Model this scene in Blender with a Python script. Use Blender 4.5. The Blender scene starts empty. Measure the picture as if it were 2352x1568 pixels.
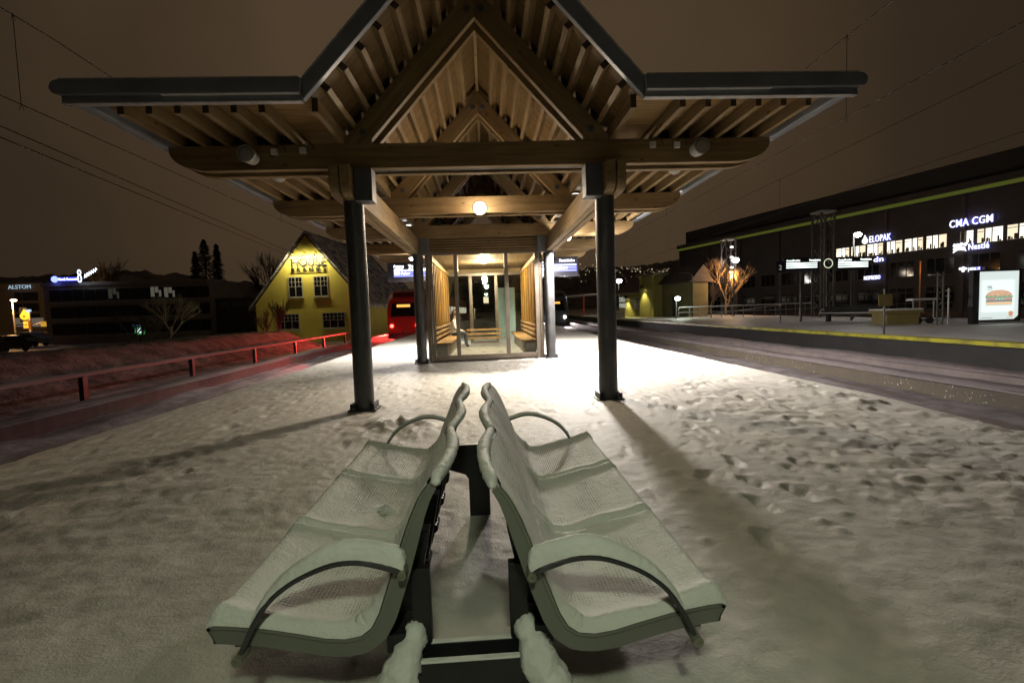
import bpy, math, random
import numpy as np
from mathutils import Vector, Matrix
R = math.radians
random.seed(7)
SC = bpy.context.scene
COL = SC.collection
# ------------------------------------------------------------------ camera
YAW, PITCH, ROLL, FPX = 0.0512, -0.0643, -0.0342, 1110.0
CAMP = Vector((0.017, 0.0, 1.3))
_f = Vector((math.sin(YAW)*math.cos(PITCH), math.cos(YAW)*math.cos(PITCH), math.sin(PITCH)))
_r = Vector((math.cos(YAW), -math.sin(YAW), 0)); _u = _r.cross(_f)
CR = math.cos(ROLL)*_r + math.sin(ROLL)*_u
CU = -math.sin(ROLL)*_r + math.cos(ROLL)*_u
cam = bpy.data.cameras.new('camera'); camo = bpy.data.objects.new('camera', cam); COL.objects.link(camo)
M = Matrix((CR, CU, -_f)).transposed().to_4x4(); M.translation = CAMP
camo.matrix_world = M
cam.sensor_width = 36; cam.lens = 36*FPX/2352; cam.clip_start = .05; cam.clip_end = 4000
SC.camera = camo
def ray(px, py):
    return CR*((px-1176)/FPX) + CU*(-(py-784)/FPX) + _f
def at(px, py, Y):
    """world point seen at pixel (px,py) of the 2352 wide photograph at depth Y"""
    d = ray(px, py); return CAMP + d*(Y/d.y)
def atz(px, py, z=0):
    d = ray(px, py); return CAMP + d*((z-CAMP.z)/d.z)
# ------------------------------------------------------------------ exposure, sky
SC.view_settings.view_transform = 'Standard'; SC.view_settings.look = 'None'
SC.view_settings.exposure = 0; SC.view_settings.gamma = 1
SC.render.engine = 'CYCLES'
SC.cycles.use_denoising = True
SC.cycles.max_bounces = 7; SC.cycles.diffuse_bounces = 3; SC.cycles.glossy_bounces = 3
SC.cycles.transparent_max_bounces = 16; SC.cycles.transmission_bounces = 4
SC.cycles.sample_clamp_indirect = 4; SC.cycles.caustics_reflective = False; SC.cycles.caustics_refractive = False
W = bpy.data.worlds.new('World'); SC.world = W; W.use_nodes = True
nt = W.node_tree; nt.nodes.clear()
def wn(t, **k):
    n = nt.nodes.new(t)
    for a, b in k.items(): setattr(n, a, b)
    return n
tc = wn('ShaderNodeTexCoord'); dp = wn('ShaderNodeVectorMath', operation='DOT_PRODUCT')
nrm = wn('ShaderNodeVectorMath', operation='NORMALIZE'); nt.links.new(tc.outputs['Generated'], nrm.inputs[0])
nt.links.new(nrm.outputs[0], dp.inputs[0]); dp.inputs[1].default_value = Vector((0.0, .93, .36)).normalized()
nz = wn('ShaderNodeTexNoise'); nz.inputs['Scale'].default_value = 2.2; nz.inputs['Detail'].default_value = 5
nt.links.new(nrm.outputs[0], nz.inputs['Vector'])
ma = wn('ShaderNodeMath', operation='MULTIPLY_ADD'); ma.inputs[1].default_value = .34; ma.inputs[2].default_value = -.17
nt.links.new(nz.outputs[0], ma.inputs[0])
ad = wn('ShaderNodeMath', operation='ADD'); nt.links.new(dp.outputs['Value'], ad.inputs[0]); nt.links.new(ma.outputs[0], ad.inputs[1])
rp = wn('ShaderNodeValToRGB'); nt.links.new(ad.outputs[0], rp.inputs[0])
e = rp.color_ramp.elements
e[0].position = .3; e[0].color = (.0125, .0088, .0060, 1)
e[1].position = 1.0; e[1].color = (.072, .0465, .0255, 1)
x = e.new(.74); x.color = (.033, .0215, .0125, 1)
x = e.new(.9); x.color = (.056, .0365, .0205, 1)
bg = wn('ShaderNodeBackground'); bg.inputs[1].default_value = 1.0
wo = wn('ShaderNodeOutputWorld'); nt.links.new(rp.outputs[0], bg.inputs[0]); nt.links.new(bg.outputs[0], wo.inputs[0])
# ------------------------------------------------------------------ helpers
class MB:
    def __init__(s): s.v = []; s.f = []; s.uv = None
    def add(s, vs, fs):
        n = len(s.v); s.v += [tuple(v) for v in vs]; s.f += [tuple(i+n for i in f) for f in fs]; return s
    def box(s, x0, x1, y0, y1, z0, z1):
        return s.add([(x0,y0,z0),(x1,y0,z0),(x1,y1,z0),(x0,y1,z0),(x0,y0,z1),(x1,y0,z1),(x1,y1,z1),(x0,y1,z1)],
            [(0,3,2,1),(4,5,6,7),(0,1,5,4),(1,2,6,5),(2,3,7,6),(3,0,4,7)])
    def prism(s, pts, a, b, axis='y'):
        """closed outline extruded from a to b. axis y: pts=(x,z); axis x: pts=(y,z); axis z: pts=(x,y)"""
        mk = {'y': lambda p, t: (p[0], t, p[1]), 'x': lambda p, t: (t, p[0], p[1]), 'z': lambda p, t: (p[0], p[1], t)}[axis]
        n = len(pts)
        return s.add([mk(p, a) for p in pts]+[mk(p, b) for p in pts],
            [tuple(range(n)), tuple(range(2*n-1, n-1, -1))]+[(i, i+n, (i+1) % n+n, (i+1) % n) for i in range(n)])
    def tube(s, pts, rad, n=8, cap=True):
        pts = [Vector(p) for p in pts]; m = len(pts)
        rs = rad if isinstance(rad, (list, tuple)) else [rad]*m
        vs = []; up = None
        for i, p in enumerate(pts):
            t = (pts[min(i+1, m-1)]-pts[max(i-1, 0)]).normalized()
            if up is None: up = t.orthogonal().normalized()
            up = (up-t*up.dot(t)); up = up.normalized() if up.length > 1e-6 else t.orthogonal().normalized()
            sd = t.cross(up)
            for k in range(n):
                a = 2*math.pi*k/n; vs.append(p+(up*math.cos(a)+sd*math.sin(a))*rs[i])
        fs = [(i*n+k, i*n+(k+1) % n, (i+1)*n+(k+1) % n, (i+1)*n+k) for i in range(m-1) for k in range(n)]
        if cap: fs += [tuple(range(n-1, -1, -1)), tuple((m-1)*n+k for k in range(n))]
        return s.add(vs, fs)
    def lathe(s, prof, c=(0,0,0), n=24, axis='z'):
        """prof: (radius, height) list"""
        vs = []
        for r, h in prof:
            for k in range(n):
                a = 2*math.pi*k/n; u, w = r*math.cos(a), r*math.sin(a)
                p = {'z': (u, w, h), 'y': (u, h, w), 'x': (h, u, w)}[axis]
                vs.append((p[0]+c[0], p[1]+c[1], p[2]+c[2]))
        m = len(prof)
        fs = [(i*n+k, i*n+(k+1) % n, (i+1)*n+(k+1) % n, (i+1)*n+k) for i in range(m-1) for k in range(n)]
        fs += [tuple(range(n-1, -1, -1)), tuple((m-1)*n+k for k in range(n))]
        return s.add(vs, fs)
    def mesh(s, name):
        me = bpy.data.meshes.new(name); me.from_pydata(s.v, [], s.f); me.validate(); me.update()
        return me
def fixn(me):
    import bmesh
    b = bmesh.new(); b.from_mesh(me); bmesh.ops.recalc_face_normals(b, faces=b.faces); b.to_mesh(me); b.free()
def obj(name, mb, mat, parent=None, smooth=False, bevel=0, loc=None):
    me = mb.mesh(name) if isinstance(mb, MB) else mb
    if isinstance(mb, MB): fixn(me)
    o = bpy.data.objects.new(name, me); COL.objects.link(o)
    if mat and not len(me.materials): me.materials.append(mat)
    if smooth:
        me.polygons.foreach_set('use_smooth', [True]*len(me.polygons))
    if bevel:
        m = o.modifiers.new('bevel', 'BEVEL'); m.width = bevel; m.segments = 2; m.limit_method = 'ANGLE'; m.angle_limit = R(40)
    if parent: o.parent = parent
    if loc: o.location = loc
    return o
def auto(o, ang=40):
    me = o.data
    me.polygons.foreach_set('use_smooth', [True]*len(me.polygons))
    try: me.set_sharp_from_angle(angle=R(ang))
    except Exception: pass
    return o
def tag(o, label=None, cat=None, group=None, kind=None):
    if label: o['label'] = label
    if cat: o['category'] = cat
    if group: o['group'] = group
    if kind: o['kind'] = kind
    return o
def thing(name, label, cat, loc=(0,0,0), rz=0, group=None):
    o = bpy.data.objects.new(name, None); COL.objects.link(o); o.empty_display_size = .1
    o.location = loc; o.rotation_euler = (0, 0, rz)
    return tag(o, label, cat, group)
def dup(o, parent=None):
    c = o.copy(); COL.objects.link(c); c.parent = parent
    for ch in o.children: dup(ch, c)
    return c
def lettering(name, body, size, mat, parent=None, loc=(0,0,0), extrude=.01, bold=0., align='LEFT', spacing=1., sx=1., rot=(R(90),0,0)):
    cu = bpy.data.curves.new(name, 'FONT'); cu.body = body; cu.size = size; cu.extrude = extrude; cu.offset = bold
    cu.align_x = align; cu.space_character = spacing; cu.resolution_u = 3
    cu.materials.append(mat); tmp = bpy.data.objects.new(name, cu); COL.objects.link(tmp)
    bpy.context.view_layer.update(); me = bpy.data.meshes.new_from_object(tmp.evaluated_get(bpy.context.evaluated_depsgraph_get()))
    bpy.data.objects.remove(tmp); me.name = name
    if not len(me.materials): me.materials.append(mat)
    o = bpy.data.objects.new(name, me); COL.objects.link(o)
    o.rotation_euler = rot; o.location = loc; o.scale = (sx, 1, 1)
    if parent: o.parent = parent
    return o
def lamp(name, kind, loc, power, color, size=.1, parent=None, target=None, spot=None, blend=.5):
    l = bpy.data.lights.new(name, kind); l.energy = power; l.color = color
    if kind == 'AREA': l.size = size
    else: l.shadow_soft_size = size
    if kind == 'SPOT': l.spot_size = R(spot); l.spot_blend = blend
    o = bpy.data.objects.new(name, l); COL.objects.link(o); o.location = loc
    if target is not None:
        o.rotation_euler = (Vector(target)-Vector(loc)).to_track_quat('-Z', 'Y').to_euler()
    if parent: o.parent = parent
    return o
# ------------------------------------------------------------------ materials
def mat(name, base=(.5,.5,.5), rough=.6, metal=0, emit=None, es=0, spec=.5):
    m = bpy.data.materials.new(name); m.use_nodes = True
    b = m.node_tree.nodes['Principled BSDF']
    b.inputs['Base Color'].default_value = (*base, 1); b.inputs['Roughness'].default_value = rough
    b.inputs['Metallic'].default_value = metal; b.inputs['Specular IOR Level'].default_value = spec
    if emit: b.inputs['Emission Color'].default_value = (*emit, 1); b.inputs['Emission Strength'].default_value = es
    return m
class NT:
    def __init__(s, m): s.t = m.node_tree; s.b = s.t.nodes['Principled BSDF']; s.m = m
    def n(s, t, ins=None, **k):
        x = s.t.nodes.new(t)
        for a, b in k.items(): setattr(x, a, b)
        for a, b in (ins or {}).items():
            if isinstance(b, bpy.types.NodeSocket): s.t.links.new(b, x.inputs[a])
            else: x.inputs[a].default_value = b
        return x
    def l(s, a, b): s.t.links.new(a, b)
    def coord(s, scale=(1,1,1), rot=(0,0,0), which='Object'):
        c = s.n('ShaderNodeTexCoord'); mp = s.n('ShaderNodeMapping', {'Vector': c.outputs[which], 'Scale': scale, 'Rotation': rot})
        return mp.outputs[0]
    def noise(s, v, scale, detail=4, rough=.55):
        return s.n('ShaderNodeTexNoise', {'Vector': v, 'Scale': scale, 'Detail': detail, 'Roughness': rough}).outputs[0]
    def ramp(s, v, stops):
        r = s.n('ShaderNodeValToRGB', {0: v}); e = r.color_ramp.elements
        while len(e) < len(stops): e.new(.5)
        for q, (p, c) in zip(e, stops): q.position = p; q.color = (*c, 1) if len(c) == 3 else c
        return r.outputs[0]
    def math(s, op, a, b=0., c=0.):
        return s.n('ShaderNodeMath', {0: a, 1: b, 2: c}, operation=op).outputs[0]
    def mix(s, f, a, b, blend='MIX'):
        x = s.n('ShaderNodeMix', data_type='RGBA', blend_type=blend)
        for sock, v in ((x.inputs[0], f), (x.inputs[6], a), (x.inputs[7], b)):
            if isinstance(v, bpy.types.NodeSocket): s.l(v, sock)
            else: sock.default_value = v if isinstance(v, float) else (*v, 1)
        return x.outputs[2]
    def base(s, c): s.l(c, s.b.inputs['Base Color'])
    def bump(s, h, strength=.5, dist=.01):
        x = s.n('ShaderNodeBump', {'Height': h, 'Strength': strength, 'Distance': dist}); s.l(x.outputs[0], s.b.inputs['Normal'])
def mottled(name, a, b, scale=6, rough=.6, metal=0, bump=.2, spec=.5, stretch=(1,1,1)):
    m = mat(name, a, rough, metal, spec=spec); k = NT(m); v = k.coord(stretch)
    n = k.noise(v, scale, 6); k.base(k.ramp(n, [(.3, a), (.7, b)]))
    n2 = k.noise(v, scale*6, 4)
    if bump: k.bump(n2, bump, .004)
    r = k.n('ShaderNodeMapRange', {0: n, 3: max(rough-.12, .05), 4: min(rough+.12, 1)}); k.l(r.outputs[0], k.b.inputs['Roughness'])
    return m
def wood(name, axis, rot=(0,0,0), tint=1., dark=(.15,.102,.048), light=(.34,.24,.118)):
    m = mat(name, light, .62, spec=.3); k = NT(m)
    sc = {'x': (.35, 5, 5), 'y': (5, .35, 5), 'z': (5, 5, .35)}[axis]
    c = k.n('ShaderNodeTexCoord'); r0 = k.n('ShaderNodeMapping', {'Vector': c.outputs['Object'], 'Rotation': rot})
    mp = k.n('ShaderNodeMapping', {'Vector': r0.outputs[0], 'Scale': sc}); v = mp.outputs[0]
    g = k.noise(v, 3.2, 8, .62); big = k.noise(r0.outputs[0], 1.3, 3)
    T = lambda q: tuple(min(1, i*tint) for i in q)
    col = k.ramp(g, [(.28, T(dark)), (.46, T(tuple(.5*(i+j) for i, j in zip(dark, light)))), (.68, T(light))])
    col = k.mix(k.ramp(big, [(.35, (0,0,0)), (.72, (.55,.55,.55))]), col, T((.15,.085,.03)))
    kn = k.n('ShaderNodeTexVoronoi', {'Vector': k.n('ShaderNodeMapping', {'Vector': r0.outputs[0], 'Scale': {'x': (2.2,5,5), 'y': (5,2.2,5), 'z': (5,5,2.2)}[axis]}).outputs[0], 'Scale': 1.25})
    col = k.mix(k.ramp(kn.outputs['Distance'], [(.06, (.8,.8,.8)), (.12, (0,0,0))]), col, T((.06,.03,.012)))
    k.base(col); k.bump(g, .25, .004)
    return m
WX, WY, WZ = wood('timber_across', 'x'), wood('timber_along', 'y'), wood('timber_upright', 'z')
WRL, WRR = wood('timber_slope_left', 'x', (0, R(48), 0)), wood('timber_slope_right', 'x', (0, R(-48), 0))
WEND = mottled('end_grain', (.035,.02,.012), (.07,.045,.025), 20)
WDARK = mottled('dark_blocking', (.018,.014,.011), (.03,.024,.018), 9)
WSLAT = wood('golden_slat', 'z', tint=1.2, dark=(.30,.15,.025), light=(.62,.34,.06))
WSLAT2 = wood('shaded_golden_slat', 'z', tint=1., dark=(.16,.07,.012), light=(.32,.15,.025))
WSEAT = wood('seat_plank', 'y', tint=1.1, dark=(.34,.2,.08), light=(.58,.36,.16))
def deckmat(name, rot, tint):
    m = mat(name, (.5,.38,.2), .7, spec=.2); k = NT(m)
    c = k.n('ShaderNodeTexCoord'); r0 = k.n('ShaderNodeMapping', {'Vector': c.outputs['Object'], 'Rotation': rot}).outputs[0]
    g = k.noise(k.n('ShaderNodeMapping', {'Vector': r0, 'Scale': (.6, 9, 9)}).outputs[0], 3, 7, .6)
    T = lambda *q: tuple(i*tint for i in q)
    col = k.ramp(g, [(.3, T(.085,.05,.018)), (.55, T(.15,.095,.036)), (.75, T(.20,.13,.055))])
    sp = k.n('ShaderNodeSeparateXYZ', {0: r0}); fr = k.math('FRACT', k.math('DIVIDE', sp.outputs[1], .12))
    row = k.n('ShaderNodeTexWhiteNoise', {'W': k.math('FLOOR', k.math('DIVIDE', sp.outputs[1], .12))}, noise_dimensions='1D')
    col = k.mix(k.math('MULTIPLY', row.outputs[0], .35), col, (.14,.088,.04))
    groove = k.math('LESS_THAN', fr, .035)
    col = k.mix(k.math('MULTIPLY', groove, .7), col, (.06,.035,.016))
    k.base(col); k.bump(k.math('SUBTRACT', g, k.math('MULTIPLY', groove, 2.)), .3, .004)
    return m
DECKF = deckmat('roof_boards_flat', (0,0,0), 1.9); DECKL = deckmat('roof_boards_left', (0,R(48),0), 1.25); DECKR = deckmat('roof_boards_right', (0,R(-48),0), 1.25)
STEEL = mottled('dark_column_paint', (.035,.035,.037), (.07,.07,.072), 3, .42, 0, .12)
def _st():
    k = NT(STEEL); c = k.n('ShaderNodeTexCoord').outputs['Object']; n = k.noise(k.n('ShaderNodeMapping', {'Vector': c, 'Scale': (7,7,1.1)}).outputs[0], 1.2, 7, .62)
    lk = k.b.inputs['Base Color'].links[0].from_socket; k.base(k.mix(k.ramp(n, [(.56, (0,0,0)), (.66, (.55,.55,.55))]), lk, (.16,.16,.155)))
_st()
PLATE = mottled('grey_painted_steel', (.06,.062,.066), (.09,.092,.097), 4, .5, 0, .1)
GUTTER = mottled('grey_sheet_metal', (.24,.26,.29), (.32,.34,.37), 3, .45, .3, .05)
GALV = mottled('galvanised_sheet', (.42,.43,.42), (.62,.62,.6), 14, .45, .5, .1)
BLACK = mottled('black_steel', (.012,.012,.013), (.03,.03,.031), 5, .45, 0, .1)
WHITEP = mottled('white_plastic', (.6,.6,.58), (.72,.72,.7), 5, .45, 0, .02)
FRAME = mottled('door_frame_metal', (.16,.13,.10), (.24,.2,.16), 3, .38, .6, .05)
CONC = mottled('concrete', (.23,.21,.185), (.36,.33,.29), 3, .85, 0, .5)
def snowmat(name, base=(.80,.80,.81), fine=.35, clump=.35, speck=False):
    m = mat(name, base, .55, spec=.25); k = NT(m); v = k.coord()
    n1 = k.noise(v, 9, 6, .6); n2 = k.noise(v, 120, 3, .6)
    k.base(k.ramp(n1, [(.3, tuple(i*.86 for i in base)), (.65, base)]))
    h = k.math('ADD', k.math('MULTIPLY', n1, clump), k.math('MULTIPLY', n2, fine*.22))
    k.bump(h, .55, .02)
    return m
SNOW = snowmat('fresh_snow')
SNOWD = snowmat('dirty_track_snow', (.13,.11,.115))
SNOWC = snowmat('soft_snow_cap', (.86,.87,.83), .6, .3)
def emis(name, c, s): return mat(name, (.02,.02,.02), .5, 0, c, s)
LWHITE = emis('lamp_lens', (1,.86,.66), 40); LCOOL = emis('cool_lamp_lens', (.95,.97,1), 40)
def glassmat(name, tint=(.92,.96,.94), refl=1.):
    m = bpy.data.materials.new(name); m.use_nodes = True; t = m.node_tree; t.nodes.clear()
    o = t.nodes.new('ShaderNodeOutputMaterial'); mx = t.nodes.new('ShaderNodeMixShader'); tr = t.nodes.new('ShaderNodeBsdfTransparent')
    gl = t.nodes.new('ShaderNodeBsdfGlossy'); fr = t.nodes.new('ShaderNodeFresnel'); fr.inputs[0].default_value = 1.5
    mu = t.nodes.new('ShaderNodeMath'); mu.operation = 'MULTIPLY_ADD'; mu.inputs[1].default_value = refl; mu.inputs[2].default_value = .02
    tr.inputs[0].default_value = (*tint, 1); gl.inputs['Roughness'].default_value = .02
    t.links.new(fr.outputs[0], mu.inputs[0]); t.links.new(mu.outputs[0], mx.inputs[0])
    t.links.new(tr.outputs[0], mx.inputs[1]); t.links.new(gl.outputs[0], mx.inputs[2]); t.links.new(mx.outputs[0], o.inputs[0])
    return m
GLASS = glassmat('clear_glass')
DGLASS = mat('dark_window_glass', (.012,.012,.016), .08, spec=.8)
# ------------------------------------------------------------------ numpy noise
def vnoise(x, y, seed=0):
    rs = np.random.RandomState(seed); T = rs.rand(256, 256)
    xi = np.floor(x).astype(int); yi = np.floor(y).astype(int); fx = x-xi; fy = y-yi
    fx = fx*fx*(3-2*fx); fy = fy*fy*(3-2*fy)
    a = T[xi & 255, yi & 255]; b = T[(xi+1) & 255, yi & 255]; c = T[xi & 255, (yi+1) & 255]; d = T[(xi+1) & 255, (yi+1) & 255]
    return (a*(1-fx)+b*fx)*(1-fy)+(c*(1-fx)+d*fx)*fy-.5
def fbm(x, y, sc, oc=4, seed=0):
    s = 0; a = 1.
    for i in range(oc): s = s+a*vnoise(x*sc*2**i+17.3*i, y*sc*2**i+5.1*i, seed+i); a *= .5
    return s
def gridmesh(name, X, Y, Z, attr=None):
    n, m = X.shape
    me = bpy.data.meshes.new(name); co = np.stack([X, Y, Z], -1).reshape(-1, 3).astype(np.float32)
    idx = np.arange(n*m).reshape(n, m)
    q = np.stack([idx[:-1,:-1], idx[:-1,1:], idx[1:,1:], idx[1:,:-1]], -1).reshape(-1, 4)
    me.vertices.add(n*m); me.vertices.foreach_set('co', co.ravel())
    me.loops.add(q.size); me.loops.foreach_set('vertex_index', q.ravel().astype(np.int32))
    me.polygons.add(len(q)); me.polygons.foreach_set('loop_start', np.arange(0, q.size, 4, dtype=np.int32))
    me.update(calc_edges=True)
    me.polygons.foreach_set('use_smooth', np.ones(len(q), bool))
    if attr is not None:
        for nm, v in attr.items():
            a = me.attributes.new(nm, 'FLOAT', 'POINT'); a.data.foreach_set('value', v.ravel().astype(np.float32))
    return me
# ================================================================== SETTING
def bend(y):   # the line curves gently to the right far down the platform
    y = np.asarray(y, float); return np.where(y > 22, (np.maximum(y-22, 0))**2/1500., 0.)
def build_platform():
    ys = [-7.]
    while ys[-1] < .6: ys.append(ys[-1]+.25)
    while ys[-1] < 130: ys.append(ys[-1]+max(.022, .0075*ys[-1]))
    ys = np.array(ys); t = np.linspace(0, 1, 380)
    XL = -4.76-.05*np.clip((ys-9)/10, 0, 1)+.03*vnoise(ys*.9, ys*0, 3)+.012*vnoise(ys*6, ys*0, 5)+bend(ys)
    XR = 5.33-.30*np.clip((6.3-ys)/2.5, 0, 1)+.03*vnoise(ys*.8, ys*0+9, 4)+.012*vnoise(ys*6, ys*0+4, 6)+bend(ys)
    X = XL[:, None]+(XR-XL)[:, None]*t[None, :]; Y = np.repeat(ys[:, None], len(t), 1)
    Z = .020*fbm(X, Y, .5, 3, 1)+.007*fbm(X, Y, 2.3, 3, 11)
    rough = np.clip(.35+1.5*fbm(X, Y, .33, 2, 31), 0.1, 1.)
    Z += rough*.0145*fbm(X, Y, 8, 4, 21)+.0055*fbm(X, Y, 27, 2, 23)
    # trampled lanes beside the shelter and a drag track on the left
    lane = np.exp(-((X+3.0+.15*(Y-6))/.7)**2)+np.exp(-((X-3.7)/.8)**2)+np.exp(-((X-2.6-.1*Y)/.5)**2)*.6
    Z += lane*.024*fbm(X, Y, 6, 4, 41)
    dirx = (X*.83+Y*.55)
    Z += np.clip(-X/3, 0, 1)*np.exp(-((Y-3.5)/3.)**2)*.011*np.sin((X*.55-Y*.83)*16+3*vnoise(X*.8, Y*.8, 8))*np.clip(vnoise(X*1.1, Y*1.1, 12)+.45, 0, 1)
    rs = np.random.RandomState(5)
    feet = []
    def walk(x, y, a, n, step=.62):
        for i in range(n):
            sd = .1*(1 if i % 2 else -1); feet.append((x+sd*math.cos(a+math.pi/2), y+sd*math.sin(a+math.pi/2), a+rs.normal(0,.12), rs.uniform(.007,.018)))
            a += rs.normal(0, .06); x += step*math.cos(a); y += step*math.sin(a)
    for _ in range(16): walk(rs.uniform(1.6, 4.8), rs.uniform(3.0, 6.5), rs.uniform(1.1, 2.1), 16)
    for _ in range(10): walk(rs.uniform(-4.5, -1.2), rs.uniform(3.5, 7), rs.uniform(.8, 2.2), 14)
    for _ in range(10): walk(rs.uniform(-2, 3), rs.uniform(5, 9), rs.uniform(.2, 2.9), 9)
    for x, y in ((1.75,2.95),(1.9,3.35),(1.62,3.5),(2.1,3.1),(2.0,3.8),(2.35,3.55),(1.5,2.5)): feet.append((x, y, rs.uniform(.8,1.9), .020))
    for fx, fy, a, dpt in feet:
        if not(-4.6 < fx < 5.1): continue
        i0, i1 = np.searchsorted(ys, fy-.45), np.searchsorted(ys, fy+.45)
        if i1-i0 < 2: continue
        dx = X[i0:i1]-fx; dy = Y[i0:i1]-fy
        u = (dx*math.cos(a)+dy*math.sin(a))/.125; w = (-dx*math.sin(a)+dy*math.cos(a))/.05
        r = np.sqrt(u*u+w*w)+.55*fbm(X[i0:i1], Y[i0:i1], 14, 2, 91); Z[i0:i1] += -dpt*(1/(1+np.exp((r-1)*9)))*(1+1.2*vnoise(X[i0:i1]*23, Y[i0:i1]*23, 77))+dpt*.4*np.exp(-((r-1.35)/.3)**2)*np.clip(.6+u*.4, 0, 1)
    # short scuffs
    for _ in range(1700):
        fx = rs.uniform(-4.6, 5.1); fy = 3.0+9.5*rs.rand()**1.2
        if rs.rand() > .35+1.3*abs(vnoise(np.array([fx*.9]), np.array([fy*.7]), 19)[0])*2: continue
        a = rs.uniform(-.6, .6)+(1.2 if fx > 0 else 2.1); l = rs.uniform(.035, .11); w0 = rs.uniform(.015, .032)
        i0, i1 = np.searchsorted(ys, fy-.25), np.searchsorted(ys, fy+.25); j0 = int((fx-.25+4.8)/10.15*379); j1 = int((fx+.25+4.8)/10.15*379)+1; j0 = max(j0, 0)
        if i1-i0 < 2: continue
        dx = X[i0:i1, j0:j1]-fx; dy = Y[i0:i1, j0:j1]-fy; u = (dx*math.cos(a)+dy*math.sin(a))/l; w = (-dx*math.sin(a)+dy*math.cos(a))/w0
        r = u*u+w*w; Z[i0:i1, j0:j1] += rs.uniform(.004, .012)*(-np.exp(-r)+.45*np.exp(-((np.sqrt(r)-1.6)/.5)**2)*np.clip(w*.6+.3, 0, 1))
    # small clods of kicked snow
    for _ in range(1500):
        if rs.rand() < .55: fx, fy = rs.uniform(-4.3, 5.0), rs.uniform(2.5, 11)
        else: fx, fy = 3.6+rs.normal(0, .7), rs.uniform(3, 12)
        s = rs.uniform(.012, .035)
        i0, i1 = np.searchsorted(ys, fy-.12), np.searchsorted(ys, fy+.12)
        if i1-i0 < 2: continue
        r = np.sqrt((X[i0:i1]-fx)**2+(Y[i0:i1]-fy)**2)/s; Z[i0:i1] += s*.55*np.exp(-r*r)
    # ploughed ridge along the right edge, a few near the left column
    for yy, xx, hh in ((6.9,4.65,.03),(6.3,4.7,.035),(5.7,4.65,.03),(5.0,4.8,.025),(4.4,4.85,.03),(7.4,4.8,.025),(5.6,-1.0,.05),(5.4,-.75,.05),(5.75,-1.35,.04),(5.3,-1.25,.04)):
        r2 = ((X-xx)/.22)**2+((Y-yy)/.28)**2; Z += hh*np.exp(-r2)*(1+2.2*fbm(X, Y, 6, 3, 51))
    edge = np.minimum(X-XL[:, None], XR[:, None]-X); Z -= .05*np.exp(-edge/.06)
    Z = Z-.0
    wear_shade = 1.15*np.exp(-(((X+.25)/1.75)**2+((Y-11.75)/1.6)**2)**1.4)
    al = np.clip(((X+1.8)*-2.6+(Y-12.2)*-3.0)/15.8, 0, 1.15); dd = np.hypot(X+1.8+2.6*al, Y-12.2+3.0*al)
    wear_shade = wear_shade+.75*np.exp(-(dd/.62)**2)*np.clip(1.1-al, 0, 1)  # dirty snow and the left shelter column's cast shadow, painted together
    wear_shade = np.clip(wear_shade*1.5+.5*fbm(X, Y, 2.2, 3, 61)*wear_shade*2, 0, 1)
    Z -= wear_shade*.012
    m = mat('platform_snow', (.8,.8,.81), .55, spec=.25); k = NT(m); v = k.coord()
    n1 = k.noise(v, 7, 8, .62); n2 = k.noise(v, 75, 4, .65); n3 = k.noise(v, 1.1, 3)
    col = k.ramp(n1, [(.3, (.60,.58,.53)), (.55, (.71,.69,.635))])
    col = k.mix(k.ramp(n3, [(.4, (0,0,0)), (.75, (.35,.35,.35))]), col, (.55,.51,.45))
    at_ = k.n('ShaderNodeAttribute', attribute_name='wear_shade').outputs['Fac']
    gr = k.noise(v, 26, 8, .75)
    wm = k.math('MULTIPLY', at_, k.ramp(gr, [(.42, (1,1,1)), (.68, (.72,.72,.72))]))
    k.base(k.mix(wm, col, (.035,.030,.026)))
    k.bump(k.math('ADD', k.math('MULTIPLY', n1, .7), k.math('MULTIPLY', n2, k.math('MULTIPLY_ADD', at_, .5, .2))), .75, .032)
    o = obj('platform_snow', gridmesh('platform_snow', X, Y, Z, {'wear_shade': wear_shade}), m); tag(o, kind='structure')
    # concrete slab below with an edge beam
    mb = MB(); q = np.array([-7, 4, 9, 22, 30, 40, 52, 66, 84, 105, 130.]); b = bend(q)
    L = -4.70+b; Rr = 5.02+b; n = len(q); vs = []
    for i in range(n): vs += [(L[i], q[i], -.07), (Rr[i], q[i], -.07), (Rr[i], q[i], -.85), (L[i], q[i], -.85)]
    fs = [(4*i+j, 4*i+(j+1) % 4, 4*i+4+(j+1) % 4, 4*i+4+j) for i in range(n-1) for j in range(4)]+[(0,1,2,3), (4*n-4, 4*n-3, 4*n-2, 4*n-1)]
    mb.add(vs, fs); tag(obj('platform_slab', mb, CONC), kind='structure')
build_platform()
DIRT = None
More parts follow.
